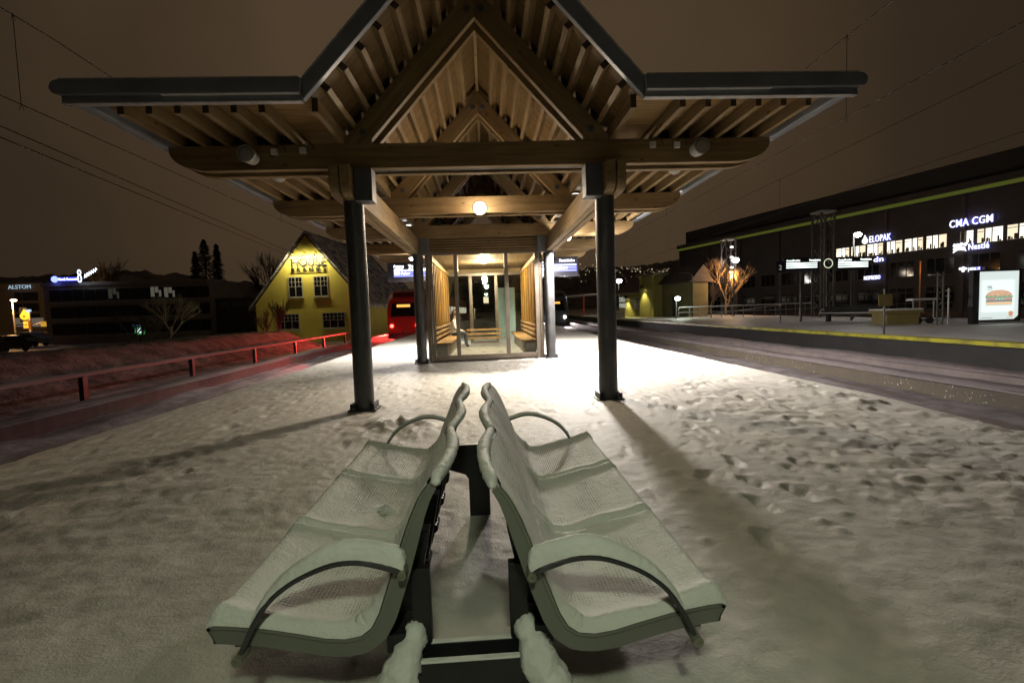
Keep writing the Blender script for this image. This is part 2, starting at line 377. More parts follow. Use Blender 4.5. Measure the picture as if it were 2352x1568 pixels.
def ground_sheets():
    m = mat('ground_snow', (.7,.7,.72), .6, spec=.2); k = NT(m); v = k.coord()
    n1 = k.noise(v, .35, 6, .6); n2 = k.noise(v, 5, 5, .6)
    k.base(k.mix(k.ramp(n2, [(.4, (0,0,0)), (.7, (.5,.5,.5))]), k.ramp(n1, [(.35, (.33,.30,.29)), (.6, (.62,.60,.60))]), (.2,.17,.16)))
    k.bump(k.math('ADD', n1, k.math('MULTIPLY', n2, .4)), .6, .08)
    mb = MB(); mb.box(-1600, 1600, -60, 1800, -1.2, -.95); tag(obj('ground', mb, m), kind='structure')
    # track beds with snow between the sleepers
    tms = []
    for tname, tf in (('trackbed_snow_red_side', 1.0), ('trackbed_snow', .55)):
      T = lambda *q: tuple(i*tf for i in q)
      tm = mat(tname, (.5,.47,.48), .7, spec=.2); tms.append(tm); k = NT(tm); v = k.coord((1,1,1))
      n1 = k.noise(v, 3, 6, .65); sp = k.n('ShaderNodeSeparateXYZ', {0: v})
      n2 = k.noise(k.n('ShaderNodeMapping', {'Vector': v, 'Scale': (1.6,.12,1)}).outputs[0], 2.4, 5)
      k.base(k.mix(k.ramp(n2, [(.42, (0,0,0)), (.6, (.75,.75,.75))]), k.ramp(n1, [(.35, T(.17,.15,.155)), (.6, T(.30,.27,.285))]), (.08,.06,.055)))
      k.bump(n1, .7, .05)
    for nm, xa, xb in (('trackbed', -14.2, -4.9), ('trackbed', 5.3, 13.25)):
        ys = np.concatenate([np.arange(-6, 40, .25), np.arange(40, 140, 2.)]); t = np.linspace(0, 1, 110)
        Y = np.repeat(ys[:, None], 110, 1); X = xa+(xb-xa)*t[None, :]+bend(Y)
        Z = -.80+.05*fbm(X, Y, 1.2, 4, 3)
        Xs = np.abs(X-bend(Y)); cut = 7.52 if xa < 0 else 8.07
        rise = np.clip((Xs-5.9)/(cut-6.0), 0, 1); rise = rise*rise*(3-2*rise)
        Z = Z+np.where(Xs < cut+.12, (.30 if xa > 0 else .33)*rise*(1+.35*vnoise(Y*.45, X*0, 3)+.15*vnoise(Y*1.7, X*.5, 4)), 0)
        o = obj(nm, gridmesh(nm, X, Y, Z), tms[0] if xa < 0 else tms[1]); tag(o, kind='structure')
ground_sheets()
RUST = mottled('rusty_rail', (.06,.035,.025), (.12,.07,.05), 8, .7)
def rails():
    prof = [(-.07,0),(.07,0),(.07,.015),(.012,.03),(.012,.11),(.034,.125),(.034,.15),(-.034,.15),(-.034,.125),(-.012,.11),(-.012,.03),(-.07,.015)]
    for xc, lab in ((-6.35, 'left'), (6.75, 'right'), (11.5, 'far')):
        mb = MB(); q = list(range(-6, 140, 4)); n = len(prof)
        for sgn in (-.75, .75):
            vs = []
            for y in q:
                b = float(bend(y)); vs += [(xc+sgn+b+p[0], y, -.78+p[1]) for p in prof]
            mb.add(vs, [(i*n+j, i*n+(j+1) % n, (i+1)*n+(j+1) % n, (i+1)*n+j) for i in range(len(q)-1) for j in range(n)])
        tag(obj('railway_track', mb, RUST), kind='structure')
rails()
BRICK = mat('brick_edge', (.2,.07,.05), .8)
def _brick():
    k = NT(BRICK); c = k.n('ShaderNodeTexCoord')
    mp = k.n('ShaderNodeMapping', {'Vector': c.outputs['Object'], 'Rotation': (0, R(90), 0)})
    sp = k.n('ShaderNodeSeparateXYZ', {0: c.outputs['Object']}); cb = k.n('ShaderNodeCombineXYZ', {0: sp.outputs[1], 1: sp.outputs[2]})
    br = k.n('ShaderNodeTexBrick', {'Vector': cb.outputs[0], 'Color1': (.075,.03,.025,1), 'Color2': (.045,.02,.018,1), 'Mortar': (.07,.045,.04,1), 'Scale': 1.0, 'Mortar Size': .012, 'Brick Width': .9, 'Row Height': .22})
    n = k.noise(c.outputs['Object'], 4, 6)
    k.base(k.mix(k.ramp(n, [(.45, (0,0,0)), (.7, (.6,.6,.6))]), br.outputs[0], (.10,.055,.05))); k.bump(n, .5, .02)
_brick()
BEIGE = mottled('beige_concrete', (.05,.04,.028), (.075,.06,.043), 2.2, .8, 0, .4)
def _splash():
    k = NT(BEIGE); c = k.n('ShaderNodeTexCoord').outputs['Object']; n = k.noise(c, 26, 3, .7); g = k.noise(c, 1.3, 4)
    lk = k.b.inputs['Base Color'].links[0].from_socket
    k.base(k.mix(k.math('MULTIPLY', k.ramp(n, [(.64, (0,0,0)), (.68, (1,1,1))]), k.ramp(g, [(.42, (0,0,0)), (.6, (1,1,1))])), lk, (.55,.53,.52)))
_splash()
def longwall(name, X, w, z0, z1, y0, y1, mt, label, cat, snow=.05, seed=1, follow=True):
    """low wall beside the track with a wavy snow cap"""
    t = thing(name, label, cat, (X, y0, z0))
    mb = MB(); q = [y for y in range(0, int(y1-y0)+1, 3)]; vs = []
    for y in q:
        b = float(bend(y+y0)) if follow else 0
        vs += [(b-w/2, y, 0), (b+w/2, y, 0), (b+w/2, y, z1-z0), (b-w/2, y, z1-z0)]
    mb.add(vs, [(4*i+j, 4*i+(j+1) % 4, 4*i+4+(j+1) % 4, 4*i+4+j) for i in range(len(q)-1) for j in range(4)]+[(0,1,2,3), tuple(4*len(q)-4+i for i in range(4))])
    obj('wall_body', mb, mt, t)
    if snow:
        ys = np.arange(0, y1-y0, .12); tt = np.linspace(-1, 1, 9); Y = np.repeat(ys[:, None], 9, 1)
        hw = w/2+.03+.035*vnoise(ys*1.3, ys*0, seed)+.02*vnoise(ys*5, ys*0, seed+2)
        X_ = tt[None, :]*hw[:, None]+(bend(Y+y0) if follow else 0)
        Z_ = (z1-z0)+snow*(1.05+.9*vnoise(Y*.7, X_, seed+4)+.5*vnoise(Y*4, X_*4, seed+5))*np.sqrt(np.clip(1-np.abs(tt[None, :])**3, 0, 1))-.012-.03*(np.abs(tt[None, :]) > .99)
        obj('snow_cap', gridmesh('snow_cap', X_, Y, Z_), SNOWD, t)
    return t
longwall('track_wall', -7.7, .35, -.85, -.20, -2, 120, BRICK, 'dark red brick edging wall below the platform on the red lit side', 'wall', .05, 3)
longwall('track_wall', 8.25, .35, -.85, -.20, 0, 120, BEIGE, 'beige concrete edging wall nearest the snowy platform on the far platform side', 'wall', .05, 7)
longwall('cable_trough', 9.75, .5, -.85, -.17, 0, 120, mottled('dark_trough', (.10,.08,.08), (.16,.13,.13), 3, .8), 'low dark trough with a ragged snow top between the two tracks', 'trough', .05, 9)
def added_snow_bank():  # added slope; catches red light in place of the train's blurred edge
    ys = np.arange(-5, 39.5, .16); t = np.linspace(0, 1, 60); Y = np.repeat(ys[:, None], 60, 1)
    X = -11.6-8.4*t[None, :]+0*Y; u = np.clip(t/.33, 0, 1)[None, :]; u = u*u*(3-2*u)
    end = np.clip((39.4-Y)/5, 0, 1)
    Z = -.86+end*(1.30*u+.10*fbm(X, Y, .6, 4, 8)*u+.05*fbm(X, Y, 3, 4, 9))-.55*np.clip((t[None, :]-.5)/.5, 0, 1)*end
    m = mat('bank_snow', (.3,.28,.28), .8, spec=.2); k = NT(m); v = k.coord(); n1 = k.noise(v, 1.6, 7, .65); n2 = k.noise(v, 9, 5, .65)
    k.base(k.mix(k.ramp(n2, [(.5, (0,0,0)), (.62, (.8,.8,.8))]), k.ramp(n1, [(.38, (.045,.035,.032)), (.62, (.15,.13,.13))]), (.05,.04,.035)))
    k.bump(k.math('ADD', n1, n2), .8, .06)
    tag(obj('added_snow_bank', gridmesh('added_snow_bank', X, Y, Z), m), kind='structure')
added_snow_bank()
# guard rail on posts
def guard_rail():
    t = thing('guard_rail', 'snow topped guard rail on short posts between the brick edging and the dark snow bank', 'railing', (-10.4, 0, -.8))
    mb = MB().box(-.03, .03, -4, 70, .78, .86); obj('rail', mb, mottled('rail_beam', (.045,.04,.04), (.075,.065,.065), 2, .6), t)
    X = np.array([-.06, -.03, 0, .03, .06])[None, :]+np.zeros((300, 1)); Y = np.repeat(np.linspace(-4, 70, 300)[:, None], 5, 1)
    Z = .86+.03*np.array([-.5, .8, 1, .8, -.5])[None, :]*(1+.8*vnoise(Y*2, X, 4)); obj('snow_cap', gridmesh('snow_cap', X, Y, Z), SNOWD, t)
    for i in range(15): obj('post', MB().box(-.03, .09, i*4.6-1.0, i*4.6-.85, 0, .779), BLACK, t)
guard_rail()
# far platform
def far_platform():
    ys = np.concatenate([np.arange(2, 40, .15), np.arange(40, 140, 1.)]); t = np.linspace(0, 1, 90)
    Y = np.repeat(ys[:, None], 90, 1); X = 13.2+bend(Y)*.9+(13)*t[None, :]
    Z = .0+.03*fbm(X, Y, .8, 3, 5)+.02*fbm(X, Y, 4, 3, 7)-.02*np.exp(-t[None, :]*60)
    o = obj('far_platform', gridmesh('far_platform', X, Y, Z), SNOW); tag(o, kind='structure')
    mb = MB(); q = [2, 22, 40, 60, 85, 115, 140]; vs = []
    for y in q:
        b = float(bend(y))*.9; vs += [(13.22+b, y, -.03), (13.22+b, y, -1.), (27, y, -1.), (27, y, -.05)]
    mb.add(vs, [(4*i+j, 4*i+(j+1) % 4, 4*i+4+(j+1) % 4, 4*i+4+j) for i in range(len(q)-1) for j in range(4)])
    tag(obj('far_platform_slab', mb, mottled('dark_edge_concrete', (.018,.018,.02), (.034,.032,.034), 2, .85)), kind='structure')
    ye = mat('yellow_edge', (.62,.56,.03), .5); k = NT(ye); n = k.noise(k.coord(), 2.2, 5)  # yellow strip along the edge of the far platform
    k.base(k.ramp(n, [(.35, (.18,.165,.03)), (.55, (.40,.37,.03))]))
    mb = MB(); qs = [2+2*i for i in range(70)]; vs = []
    for y in qs:
        b = float(bend(y))*.9; vs += [(13.16+b, y, -.055), (13.10+b, y, -.055), (13.10+b, y, .055), (13.30+b, y, .075), (13.30+b, y, -.02)]
    mb.add(vs, [(5*i+j, 5*i+(j+1) % 5, 5*i+5+(j+1) % 5, 5*i+5+j) for i in range(len(qs)-1) for j in range(5)])
    tag(obj('platform_edge_line', mb, ye), kind='structure')
far_platform()
# hills
def hills():
    hm = mat('snowy_wooded_hill', (.1,.1,.1), .9); k = NT(hm); v = k.coord(); n = k.noise(v, .03, 8, .7)
    k.base(k.ramp(n, [(.4, (.09,.085,.08)), (.6, (.30,.28,.26))]))
    for nm, x0, x1, y0, dep, hf, sd in (('hill', -420, -30, 230, 120, lambda x: 34-.012*(x+260)**2*.05-(np.clip(x+110, 0, 100)*.28), 3), ('hill', -60, 900, 760, 300, lambda x: 82+.02*x, 9)):
        xs = np.linspace(x0, x1, 240); t = np.linspace(0, 1, 14)
        X = np.repeat(xs[:, None], 14, 1); Y = y0+dep*t[None, :]+0*X
        H = hf(X)+14*fbm(X, Y*.2, .012, 4, sd)+(5 if y0 < 400 else 7)*fbm(X, Y, .12, 3, sd+1)
        Z = -1+np.maximum(H, 3)*np.sin(np.clip(t, 0, 1)*math.pi/2)[None, :]
        tag(obj(nm, gridmesh(nm, X, Y, Z), hm), kind='structure')
    # scattered town lights on the far hillside
    mb = MB(); rs = random.Random(4)
    for _ in range(150):
        px = rs.uniform(1285, 1560); py = 610+abs(rs.gauss(0, 17))+.05*(px-1400)
        if py > 668: continue
        p = at(px, py, 745); s = rs.choice((.16, .24, .24, .4)); mb.box(p.x-s, p.x+s, p.y-.3, p.y, p.z-s, p.z+s)
    o = obj('town_lights', mb, emis('town_light', (1,.8,.5), 1.6)); tag(o, 'tiny warm town lights scattered over the dark hillside', 'lights', kind='stuff')
hills()
# ================================================================== CANOPY
Y1, S = 6.55, 3.04
TY = [Y1+S*i for i in range(5)]
TAN = 1.1; SL = math.atan(TAN)
YF, YB = 5.33, 20.2
def canopy():
    root = thing('platform_canopy', 'timber platform canopy with a gabled middle, flat wings and dark steel columns', 'canopy', (0, 0, 0))
    # tie beams, rafters
    he = 3.965
    for i, ty in enumerate(TY):
        out = [(he, 3.535), (-he, 3.535), (-he, 3.48)]
        curve = [(he-.49*(1-math.cos(a))**1.0, 3.22+.26*(1-math.sin(a))) for a in [R(k) for k in range(0, 91, 10)]]
        out = [(-x, z) for x, z in curve[::1]]
        pts = [(-he, 3.535)]+[(-x, z) for x, z in curve]+[(x, z) for x, z in reversed(curve)]+[(he, 3.535)]
        for dy0, dy1 in ((0, .11), (.30, .41)):
            obj('tie_beam', MB().prism(pts, ty+dy0, ty+dy1), WX, root, bevel=.006)
        for sg in (-1, 1):
            for dy0, dy1 in ((.004, .106), (.304, .406)):
                q = [(0, 5.12), (0, 5.515), (sg*1.80, 3.537), (sg*1.44, 3.537)]
                rf = obj('rafter', MB().prism(q, ty+dy0, ty+dy1), WRL if sg < 0 else WRR, root, bevel=.006)
                if dy0 < .1:
                    for (bx, bz) in ((.09, 5.22), (1.50, 3.68)):
                        bm = MB().lathe([(.0, -.022), (.045, -.022), (.05, -.012), (.05, .001), (0, .001)], (sg*bx, ty+dy0, bz), 12, 'y'); obj('bolt', bm, PLATE, rf)
        # blocking between joists above the truss
        mb = MB()
        if i in (0, 1, 2, 3, 4):
            for sg in (-1, 1):
                xs = [1.78]+[2.34+.296*k for k in range(6)]
                for k in range(1, 6):
                    a, b = xs[k]+.036, xs[k+1]-.036
                    mb.box(min(sg*a, sg*b), max(sg*a, sg*b), ty+.12, ty+.16, 3.545, 3.685)
                for k in range(7):
                    xa, xb = 1.70-.195*(k)-.03, 1.70-.195*(k+1)+.03
                    zf = lambda x: 5.52-TAN*x
                    mb.prism([(sg*xa, zf(xa)), (sg*xb, zf(xb)), (sg*xb, zf(xb)+.17), (sg*xa, zf(xa)+.17)], ty+.12, ty+.16)
        obj('blocking_board', mb, WDARK, root)
    # joists
    for sg in (-1, 1):
        for k in range(7):
            x = [1.77]+[2.34+.296*j for j in range(6)]; x = x[k]
            j = obj('joist', MB().box(sg*x-.033, sg*x+.033, YF+.22, YB-.1, 3.54, 3.688), WY, root, bevel=.004)
            obj('end_grain', MB().box(sg*x-.032, sg*x+.032, YF+.214, YF+.2195, 3.541, 3.687), WEND, j)
        c, s = math.cos(SL), math.sin(SL)
        for k in range(8):
            x = 1.60-.195*k; z = 5.52-TAN*x
            u = (-sg*c, s); w = (sg*s, c)   # up the slope and outward
            q = [(sg*x+u[0]*a+w[0]*b, z+u[1]*a+w[1]*b) for a, b in ((-.033, .002), (.033, .002), (.033, .128), (-.033, .128))]
            j = obj('joist', MB().prism(q, YF+.2, YB-.1), WY, root, bevel=.004)
            q2 = [(q[0][0]*.999, q[0][1]+.0004)]+q[1:]
            obj('end_grain', MB().prism(q, YF+.194, YF+.1995), WEND, j)
        # decks
        zf = lambda x: 5.52-TAN*x+.195
        d = obj('roof_deck', MB().prism([(sg*1.808, 3.72), (sg*0.001, zf(0)), (sg*0.001, zf(0)+.05), (sg*1.808, 3.77)], YF+.03, YB), DECKL if sg < 0 else DECKR, root)
        d = obj('roof_deck', MB().box(min(sg*1.81, sg*4.06), max(sg*1.81, sg*4.06), YF+.03, YB, 3.691, 3.73), DECKF, root)
        # snow on the flat wing
        obj('roof_snow', MB().box(min(sg*1.9, sg*4.2), max(sg*1.9, sg*4.2), YF+.05, YB, 3.735, 3.80), SNOW, root)
        # galvanised valley sheet behind the first truss
        for i in range(4):
            obj('valley_sheet', MB().box(min(sg*1.84, sg*2.28), max(sg*1.84, sg*2.28), TY[i]+.44, TY[i+1]-.05, 3.655, 3.662), GALV, root)
        # eave gutter along the side
        obj('gutter', MB().box(min(sg*4.065, sg*4.2), max(sg*4.065, sg*4.2), YF+.06, YB, 3.58, 3.75), GUTTER, root, bevel=.02)
        # front fascia: flat part with a rounded end, then the slope
        X0, X1 = 1.815, 4.28
        arc = [(X1-.085+.085*math.cos(a), 3.69+.075*math.sin(a)) for a in [R(t) for t in range(-90, 91, 15)]]
        up = [(sg*X0, 3.615)]+[(sg*a, b) for a, b in arc]+[(sg*(X0-.02), 3.765)]
        obj('fascia', MB().prism(up, YF-.10, YF+.02), GUTTER, root, bevel=.012)
        low = [(sg*X0, 3.555), (sg*4.20, 3.555), (sg*4.20, 3.614), (sg*X0, 3.614)]
        obj('fascia', MB().prism(low, YF-.05, YF+.02), GUTTER, root, bevel=.006)
        obj('drip_edge', MB().box(min(sg*X0, sg*4.2), max(sg*X0, sg*4.2), YF-.055, YF+.02, 3.542, 3.5535), GALV, root)
        obj('snow_ridge', MB().box(min(sg*1.83, sg*4.2), max(sg*1.83, sg*4.2), YF-.085, YF+.03, 3.766, 3.784), SNOW, root, bevel=.008)
        obj('snow_ridge', MB().box(min(sg*1.83, sg*3.2), max(sg*1.83, sg*3.2), YF-.098, YF-.052, 3.607, 3.6145), SNOW, root)
        n = (sg*math.sin(SL), math.cos(SL)); hi = 2.2
        # slope fascia follows the roof
        p0 = (sg*1.80, 3.765); p1 = (0, 3.765+TAN*1.80); dn = .19/math.cos(SL)*.93
        obj('fascia', MB().prism([(p0[0], p0[1]-.004), (p1[0], p1[1]-.004), (p1[0], p1[1]-dn), (p0[0]-sg*.0, p0[1]-dn*.82)], YF-.06, YF+.02), GUTTER, root, bevel=.01)
        obj('snow_ridge', MB().prism([p0, p1, (p1[0], p1[1]+.028), (p0[0], p0[1]+.028)], YF-.05, YF+.03), SNOW, root)
    obj('ridge_board', MB().box(-.025, .025, YF+.2, YB-.1, 5.53, 5.71), WY, root)
    # steel strut between the two planks of the first tie beam
    obj('tie_rod', MB().box(-1.5, 1.5, Y1+.17, Y1+.24, 3.24, 3.32), PLATE, root)
    # longitudinal beams: two planks per side with rounded front ends
    for sg in (-1, 1):
        for xa, xb in ((1.79, 1.91), (1.645, 1.77)):
            r = .16; y0 = Y1-.22
            pr = [(y0, 3.215)]+[(y0+r*(1-math.cos(R(t)))*.9, 2.83+r*(1-math.sin(R(t)))) for t in range(0, 91, 15)]+[(YB-.4, 2.83), (YB-.4, 3.215)]
            obj('long_beam', MB().prism(pr, sg*xa, sg*xb, 'x'), WY, root, bevel=.006)
        # columns
        for ci, cy in enumerate((Y1+.2, TY[2]+.2, TY[4]+.2)):
            mb = MB().lathe([(.0, .02), (.132, .02), (.132, 2.822), (0, 2.822)], (sg*1.715, cy, 0), 40)
            co = auto(obj('column', mb, STEEL, root))
            bp = MB().box(sg*1.715-.19, sg*1.715+.19, cy-.17, cy+.17, .0, .022)
            for ax in (-1, 1): bp.box(sg*1.715+ax*.15-.012, sg*1.715+ax*.15+.012, cy-.15, cy+.15, .0225, .10)
            obj('base_plate', bp, BLACK, co, bevel=.004)
            if ci < 2:
                a, b = sorted((sg*1.405, sg*1.635))
                obj('bracket_box', MB().box(a, b, cy-.26, cy-.02, 2.79, 3.212), PLATE, root, bevel=.006)
    return root
canopy()
# wall slats of the shelter, frame etc
def shelter():
    y0, y1 = 12.92, 19.2
    root = thing('waiting_shelter', 'glazed waiting shelter with golden timber slat walls under the canopy', 'shelter', (0, y0, 0))
    d = y1-y0
    floor = mottled('wet_floor', (.50,.49,.46), (.62,.60,.57), 4, .3); obj('floor', MB().box(-1.5, 1.5, .02, d, .0, .045), floor, root)
    # front boards above the doors
    for k in range(5): obj('front_board', MB().box(-1.62, 1.62, -.03, .02, 2.895+k*.066, 2.895+k*.066+.041), WX, root, bevel=.004)
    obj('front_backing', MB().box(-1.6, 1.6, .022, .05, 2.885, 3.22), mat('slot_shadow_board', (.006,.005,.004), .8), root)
    # frame
    def fr(*b): return obj('frame', MB().box(*b), FRAME, root, bevel=.006)
    fr(-1.52, 1.52, -.05, .02, 2.80, 2.88); fr(-1.42, 1.36, -.04, .01, .045, .16)
    fr(-1.535, -1.455, -.06, .02, .0, 2.80); fr(-1.445, -1.345, -.05, .01, .0, 2.80)
    fr(1.46, 1.54, -.06, .02, .0, 2.80); fr(1.345, 1.45, -.05, .01, .0, 2.80)
    for x in (-.74, .585): fr(x-.052, x+.052, -.05, .015, .16, 2.80)
    for xa, xb in ((-1.345, -.792), (-.688, .533), (.637, 1.345)):
        obj('glass_pane', MB().box(xa, xb, -.02, -.014, .16, 2.80), GLASS, root)
    obj('door_handle', MB().tube([(-1.40, -.09, .5), (-1.40, -.09, 1.9)], .012, 8), GALV, root)
    # back wall with a door
    for b in ((-1.5, 1.5, d-.03, d+.04, 2.70, 2.80), (-1.5, -1.42, d-.03, d+.04, 0, 2.7), (1.42, 1.5, d-.03, d+.04, 0, 2.7), (-.63, -.5, d-.03, d+.04, .05, 2.7), (.38, .5, d-.03, d+.04, .05, 2.7), (-.5, .38, d-.02, d+.03, .05, .14)): obj('frame', MB().box(*b), FRAME, root, bevel=.006)
    for xa, xb in ((-1.42, -.63), (-.5, .38), (.5, 1.42)): obj('glass_pane', MB().box(xa, xb, d, d+.006, .14, 2.70), GLASS, root)
    obj('back_beam', MB().box(-1.5, 1.5, d-.10, d-.032, 2.80, 2.95), WX, root)
    obj('door_handle', MB().tube([(-.44, d-.03, 1.0), (-.44, d-.09, 1.0), (-.44, d-.09, 1.42), (-.44, d-.03, 1.42)], .014, 8), GALV, root)
    notice = obj('notice', MB().box(-.07, .13, d-.006, d-.002, 1.62, 1.86), WHITEP, root)
    # side walls: top rail, slats, glass and the lower rails
    for sg in (-1, 1):
        xa = sg*1.44
        obj('glass_pane', MB().box(sg*1.52-.003, sg*1.52+.003, .05, d-.05, .05, 2.8), GLASS, root)
        obj('top_rail', MB().box(xa-.05, xa+.05, .03, d-.05, 2.70, 2.82), WSEAT, root, bevel=.004)
        n = 14
        for k in range(n):
            y = .12+k*(d-.3)/(n-1)
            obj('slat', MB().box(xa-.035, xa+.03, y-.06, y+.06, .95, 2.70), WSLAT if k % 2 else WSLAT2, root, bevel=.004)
        for z in (.56, .70, .84):
            obj('back_rail', MB().box(sg*1.37-.022, sg*1.37+.022, .25, d-.25, z, z+.075), WSEAT, root, bevel=.006)
        for k in range(8):
            y = .4+k*.72; obj('rail_post', MB().box(sg*1.42-.025, sg*1.42+.025, y-.025, y+.025, .45, .95), WSLAT, root)
    # guard rails inside the front and at the far end
    for z in (.585, .735, .885): obj('guard_rail', MB().box(-.70, .56, d-1.9, d-1.84, z-.27, z-.205), WSEAT, root, bevel=.006)
    # ceiling
    obj('ceiling', MB().box(-1.5, 1.5, .06, d-.1, 2.955, 2.985), WY, root)
    # interior lamp
    l = obj('ceiling_lamp', MB().lathe([(0, 0), (.10, 0), (.10, -.04), (.08, -.05), (0, -.05)], (0, 3.4, 2.95), 24), emis('interior_lens', (1,.8,.5), 3), root)
    lamp('interior_light', 'POINT', (0, 3.4, 2.78), 480, (1,.84,.60), .12, root)
    lamp('interior_light', 'POINT', (0, 1.2, 2.78), 170, (1,.84,.60), .12, root)
    # benches inside are things of their own
    for sg, lab in ((-1, 'timber topped bench inside the shelter with a person sitting on it'), (1, 'empty timber topped bench inside the shelter facing the seated person')):
        t = thing('shelter_bench', lab, 'bench', (sg*1.17, y0+.28, .045), 0, 'benches inside the shelter')
        obj('seat', MB().box(-.22, .22, 0, d-.7, .385, .43), WSEAT, t, bevel=.008)
        a, b = (-.19, .10) if sg < 0 else (-.10, .19)
        obj('base', MB().box(a, b, .06, d-.76, 0, .384), CONC, t, bevel=.01)
shelter()
# ------------------------------------------------------------------ lamps of the canopy
def canopy_lamps():
    t = thing('wall_lamp', 'round glowing lamp on the middle of the second tie beam', 'lamp', (-.03, TY[1]-.002, 3.30), 0, 'canopy lamps')
    obj('housing', MB().lathe([(0, 0), (.13, 0), (.13, -.04), (0, -.04)], (0,0,0), 24, 'y'), WHITEP, t)
    obj('lens', MB().lathe([(0, -.09), (.03, -.087), (.055, -.07), (.06, -.0405), (0, -.0405)], (0,0,0), 24, 'y'), LWHITE, t, smooth=True)
    lamp('lamp_light', 'AREA', (0, -.2, -.10), 80, (1,.82,.62), .18, t, (0, -.75, -1.1))
    lamp('lamp_spill', 'POINT', (0, -.34, -.06), 38, (1,.80,.58), .07, t)
    for x, y, pw, lab in ((2.14, 12.25, 1250, 'bright white lamp under the wing in front of the shelter, far platform side'), (2.3, 17.2, 500, 'eave lamp behind the shelter on the far platform side'), (-2.3, 15.8, 400, 'eave lamp behind the shelter on the side of the yellow house'), (-2.3, 19.4, 260, 'last eave lamp of the canopy on the side of the yellow house')):
        t = thing('eave_lamp', lab, 'lamp', (x, y, 3.1), 0, 'canopy eave lamps')
        obj('stem', MB().tube([(0, 0, .03), (0, 0, .44)], .014, 8), PLATE, t)
        obj('housing', MB().lathe([(0, .03), (.06, .03), (.10, 0), (.10, -.02), (0, -.02)], (0,0,0), 24), WHITEP, t)
        obj('lens', MB().lathe([(0, -.09), (.05, -.08), (.075, -.05), (.08, -.021), (0, -.021)], (0,0,0), 24), LCOOL, t, smooth=True)
        lamp('lamp_light', 'AREA', (0, 0, -.12), pw*.94, (1,.93,.86), .34, t, (.42 if x > 0 else -.05, 0, -1.12))
        lamp('lamp_spill', 'POINT', (0, 0, -.12), pw*.13, (1,.92,.85), .08, t)
canopy_lamps()
# added lamp post, unseen behind the viewpoint, for the light on the benches
def added_lamp_post():
    t = thing('added_lamp_post', 'added low grey lamp post out of view, lighting the double bench', 'lamp post', (1.5, -1.6, 0))
    obj('pole', MB().tube([(0,0,0),(0,0,2.75)], [.06,.045], 12), STEEL, t)
    obj('arm', MB().tube([(0,0,2.72),(-1.4,.85,2.78)], .028, 8), STEEL, t)
    obj('lamp_head', MB().box(-1.62, -1.22, .72, .94, 2.72, 2.80), PLATE, t, bevel=.02)
    obj('lens', MB().box(-1.58, -1.26, .75, .91, 2.705, 2.719), emis('added_green_white_lens', (.78,1,.72), 9), t)
    lamp('lamp_light', 'SPOT', (-1.42, .84, 2.66), 102, (.90,1,.70), .12, t, (-1.45, 3.5, .45), 104, 1.)
    lamp('lamp_spill', 'POINT', (-1.42, .84, 2.62), 9, (.94,1,.68), .1, t)
added_lamp_post()
# ------------------------------------------------------------------ loudspeakers and boxes
GREYP = mottled('grey_speaker', (.32,.31,.28), (.42,.41,.38), 6, .5, 0, .05)
def grille():
    m = mat('perforated_grille', (.3,.29,.26), .5); k = NT(m); c = k.n('ShaderNodeTexCoord')
    v = k.n('ShaderNodeTexVoronoi', {'Vector': c.outputs['Object'], 'Scale': 62., 'Randomness': .0})
    k.base(k.ramp(v.outputs['Distance'], [(.30, (.02,.02,.02)), (.36, (.34,.33,.30))])); return m
GRILLE = grille()
def speakers():
    for x, z, dr, lab in ((-2.86, 3.33, 1, 'grey perforated loudspeaker under the wing on the yellow house side, facing the viewer'), (2.87, 3.33, 1, 'grey perforated loudspeaker under the wing above the far platform side, facing the viewer'),
                      (-2.9, 3.36, -1, 'loudspeaker behind the first tie beam on the yellow house side, facing the shelter'), (2.93, 3.36, -1, 'loudspeaker behind the first tie beam on the far platform side, facing the shelter')):
        y = Y1-.33 if dr > 0 else Y1+.75
        t = thing('loudspeaker', lab, 'loudspeaker', (x, y, z), 0, 'loudspeakers on the first tie beam')
        s = 1 if dr > 0 else -1
        auto(obj('housing', MB().lathe([(0, .004*s), (.095, .004*s), (.103, 0), (.103, .03*s), (.085, .2*s), (.05, .26*s), (0, .26*s)], (0,0,0), 32, 'y'), GREYP, t))
        obj('grille', MB().lathe([(0, -.006*s), (.06, -.004*s), (.094, .0035*s), (0, .0035*s)], (0,0,0), 32, 'y'), GRILLE, t, smooth=True)
        obj('bracket', MB().tube([(0, .2*s, .02), (0, .34*s if dr > 0 else .34*s, .02)], .018, 8), PLATE, t)
    for x, z, lab in ((-2.63, 3.44, 'white junction box nearer the loudspeaker on the yellow house side'), (-2.27, 3.45, 'white junction box nearer the column on the yellow house side'), (2.66, 3.44, 'white junction box nearer the loudspeaker on the far platform side'), (2.33, 3.45, 'white junction box nearer the column on the far platform side')):
        t = thing('junction_box', lab, 'junction box', (x, Y1, z), 0, 'junction boxes on the first tie beam')
        obj('housing', MB().box(-.04, .04, -.05, -.002, -.04, .04), WHITEP, t, bevel=.006)
        obj('cable', MB().tube([(.02, -.025, .041), (.03, -.03, .085), (.09, -.03, .10), (.13, -.03, .06), (.14, -.02, .0)], .006, 6), BLACK, t)
speakers()
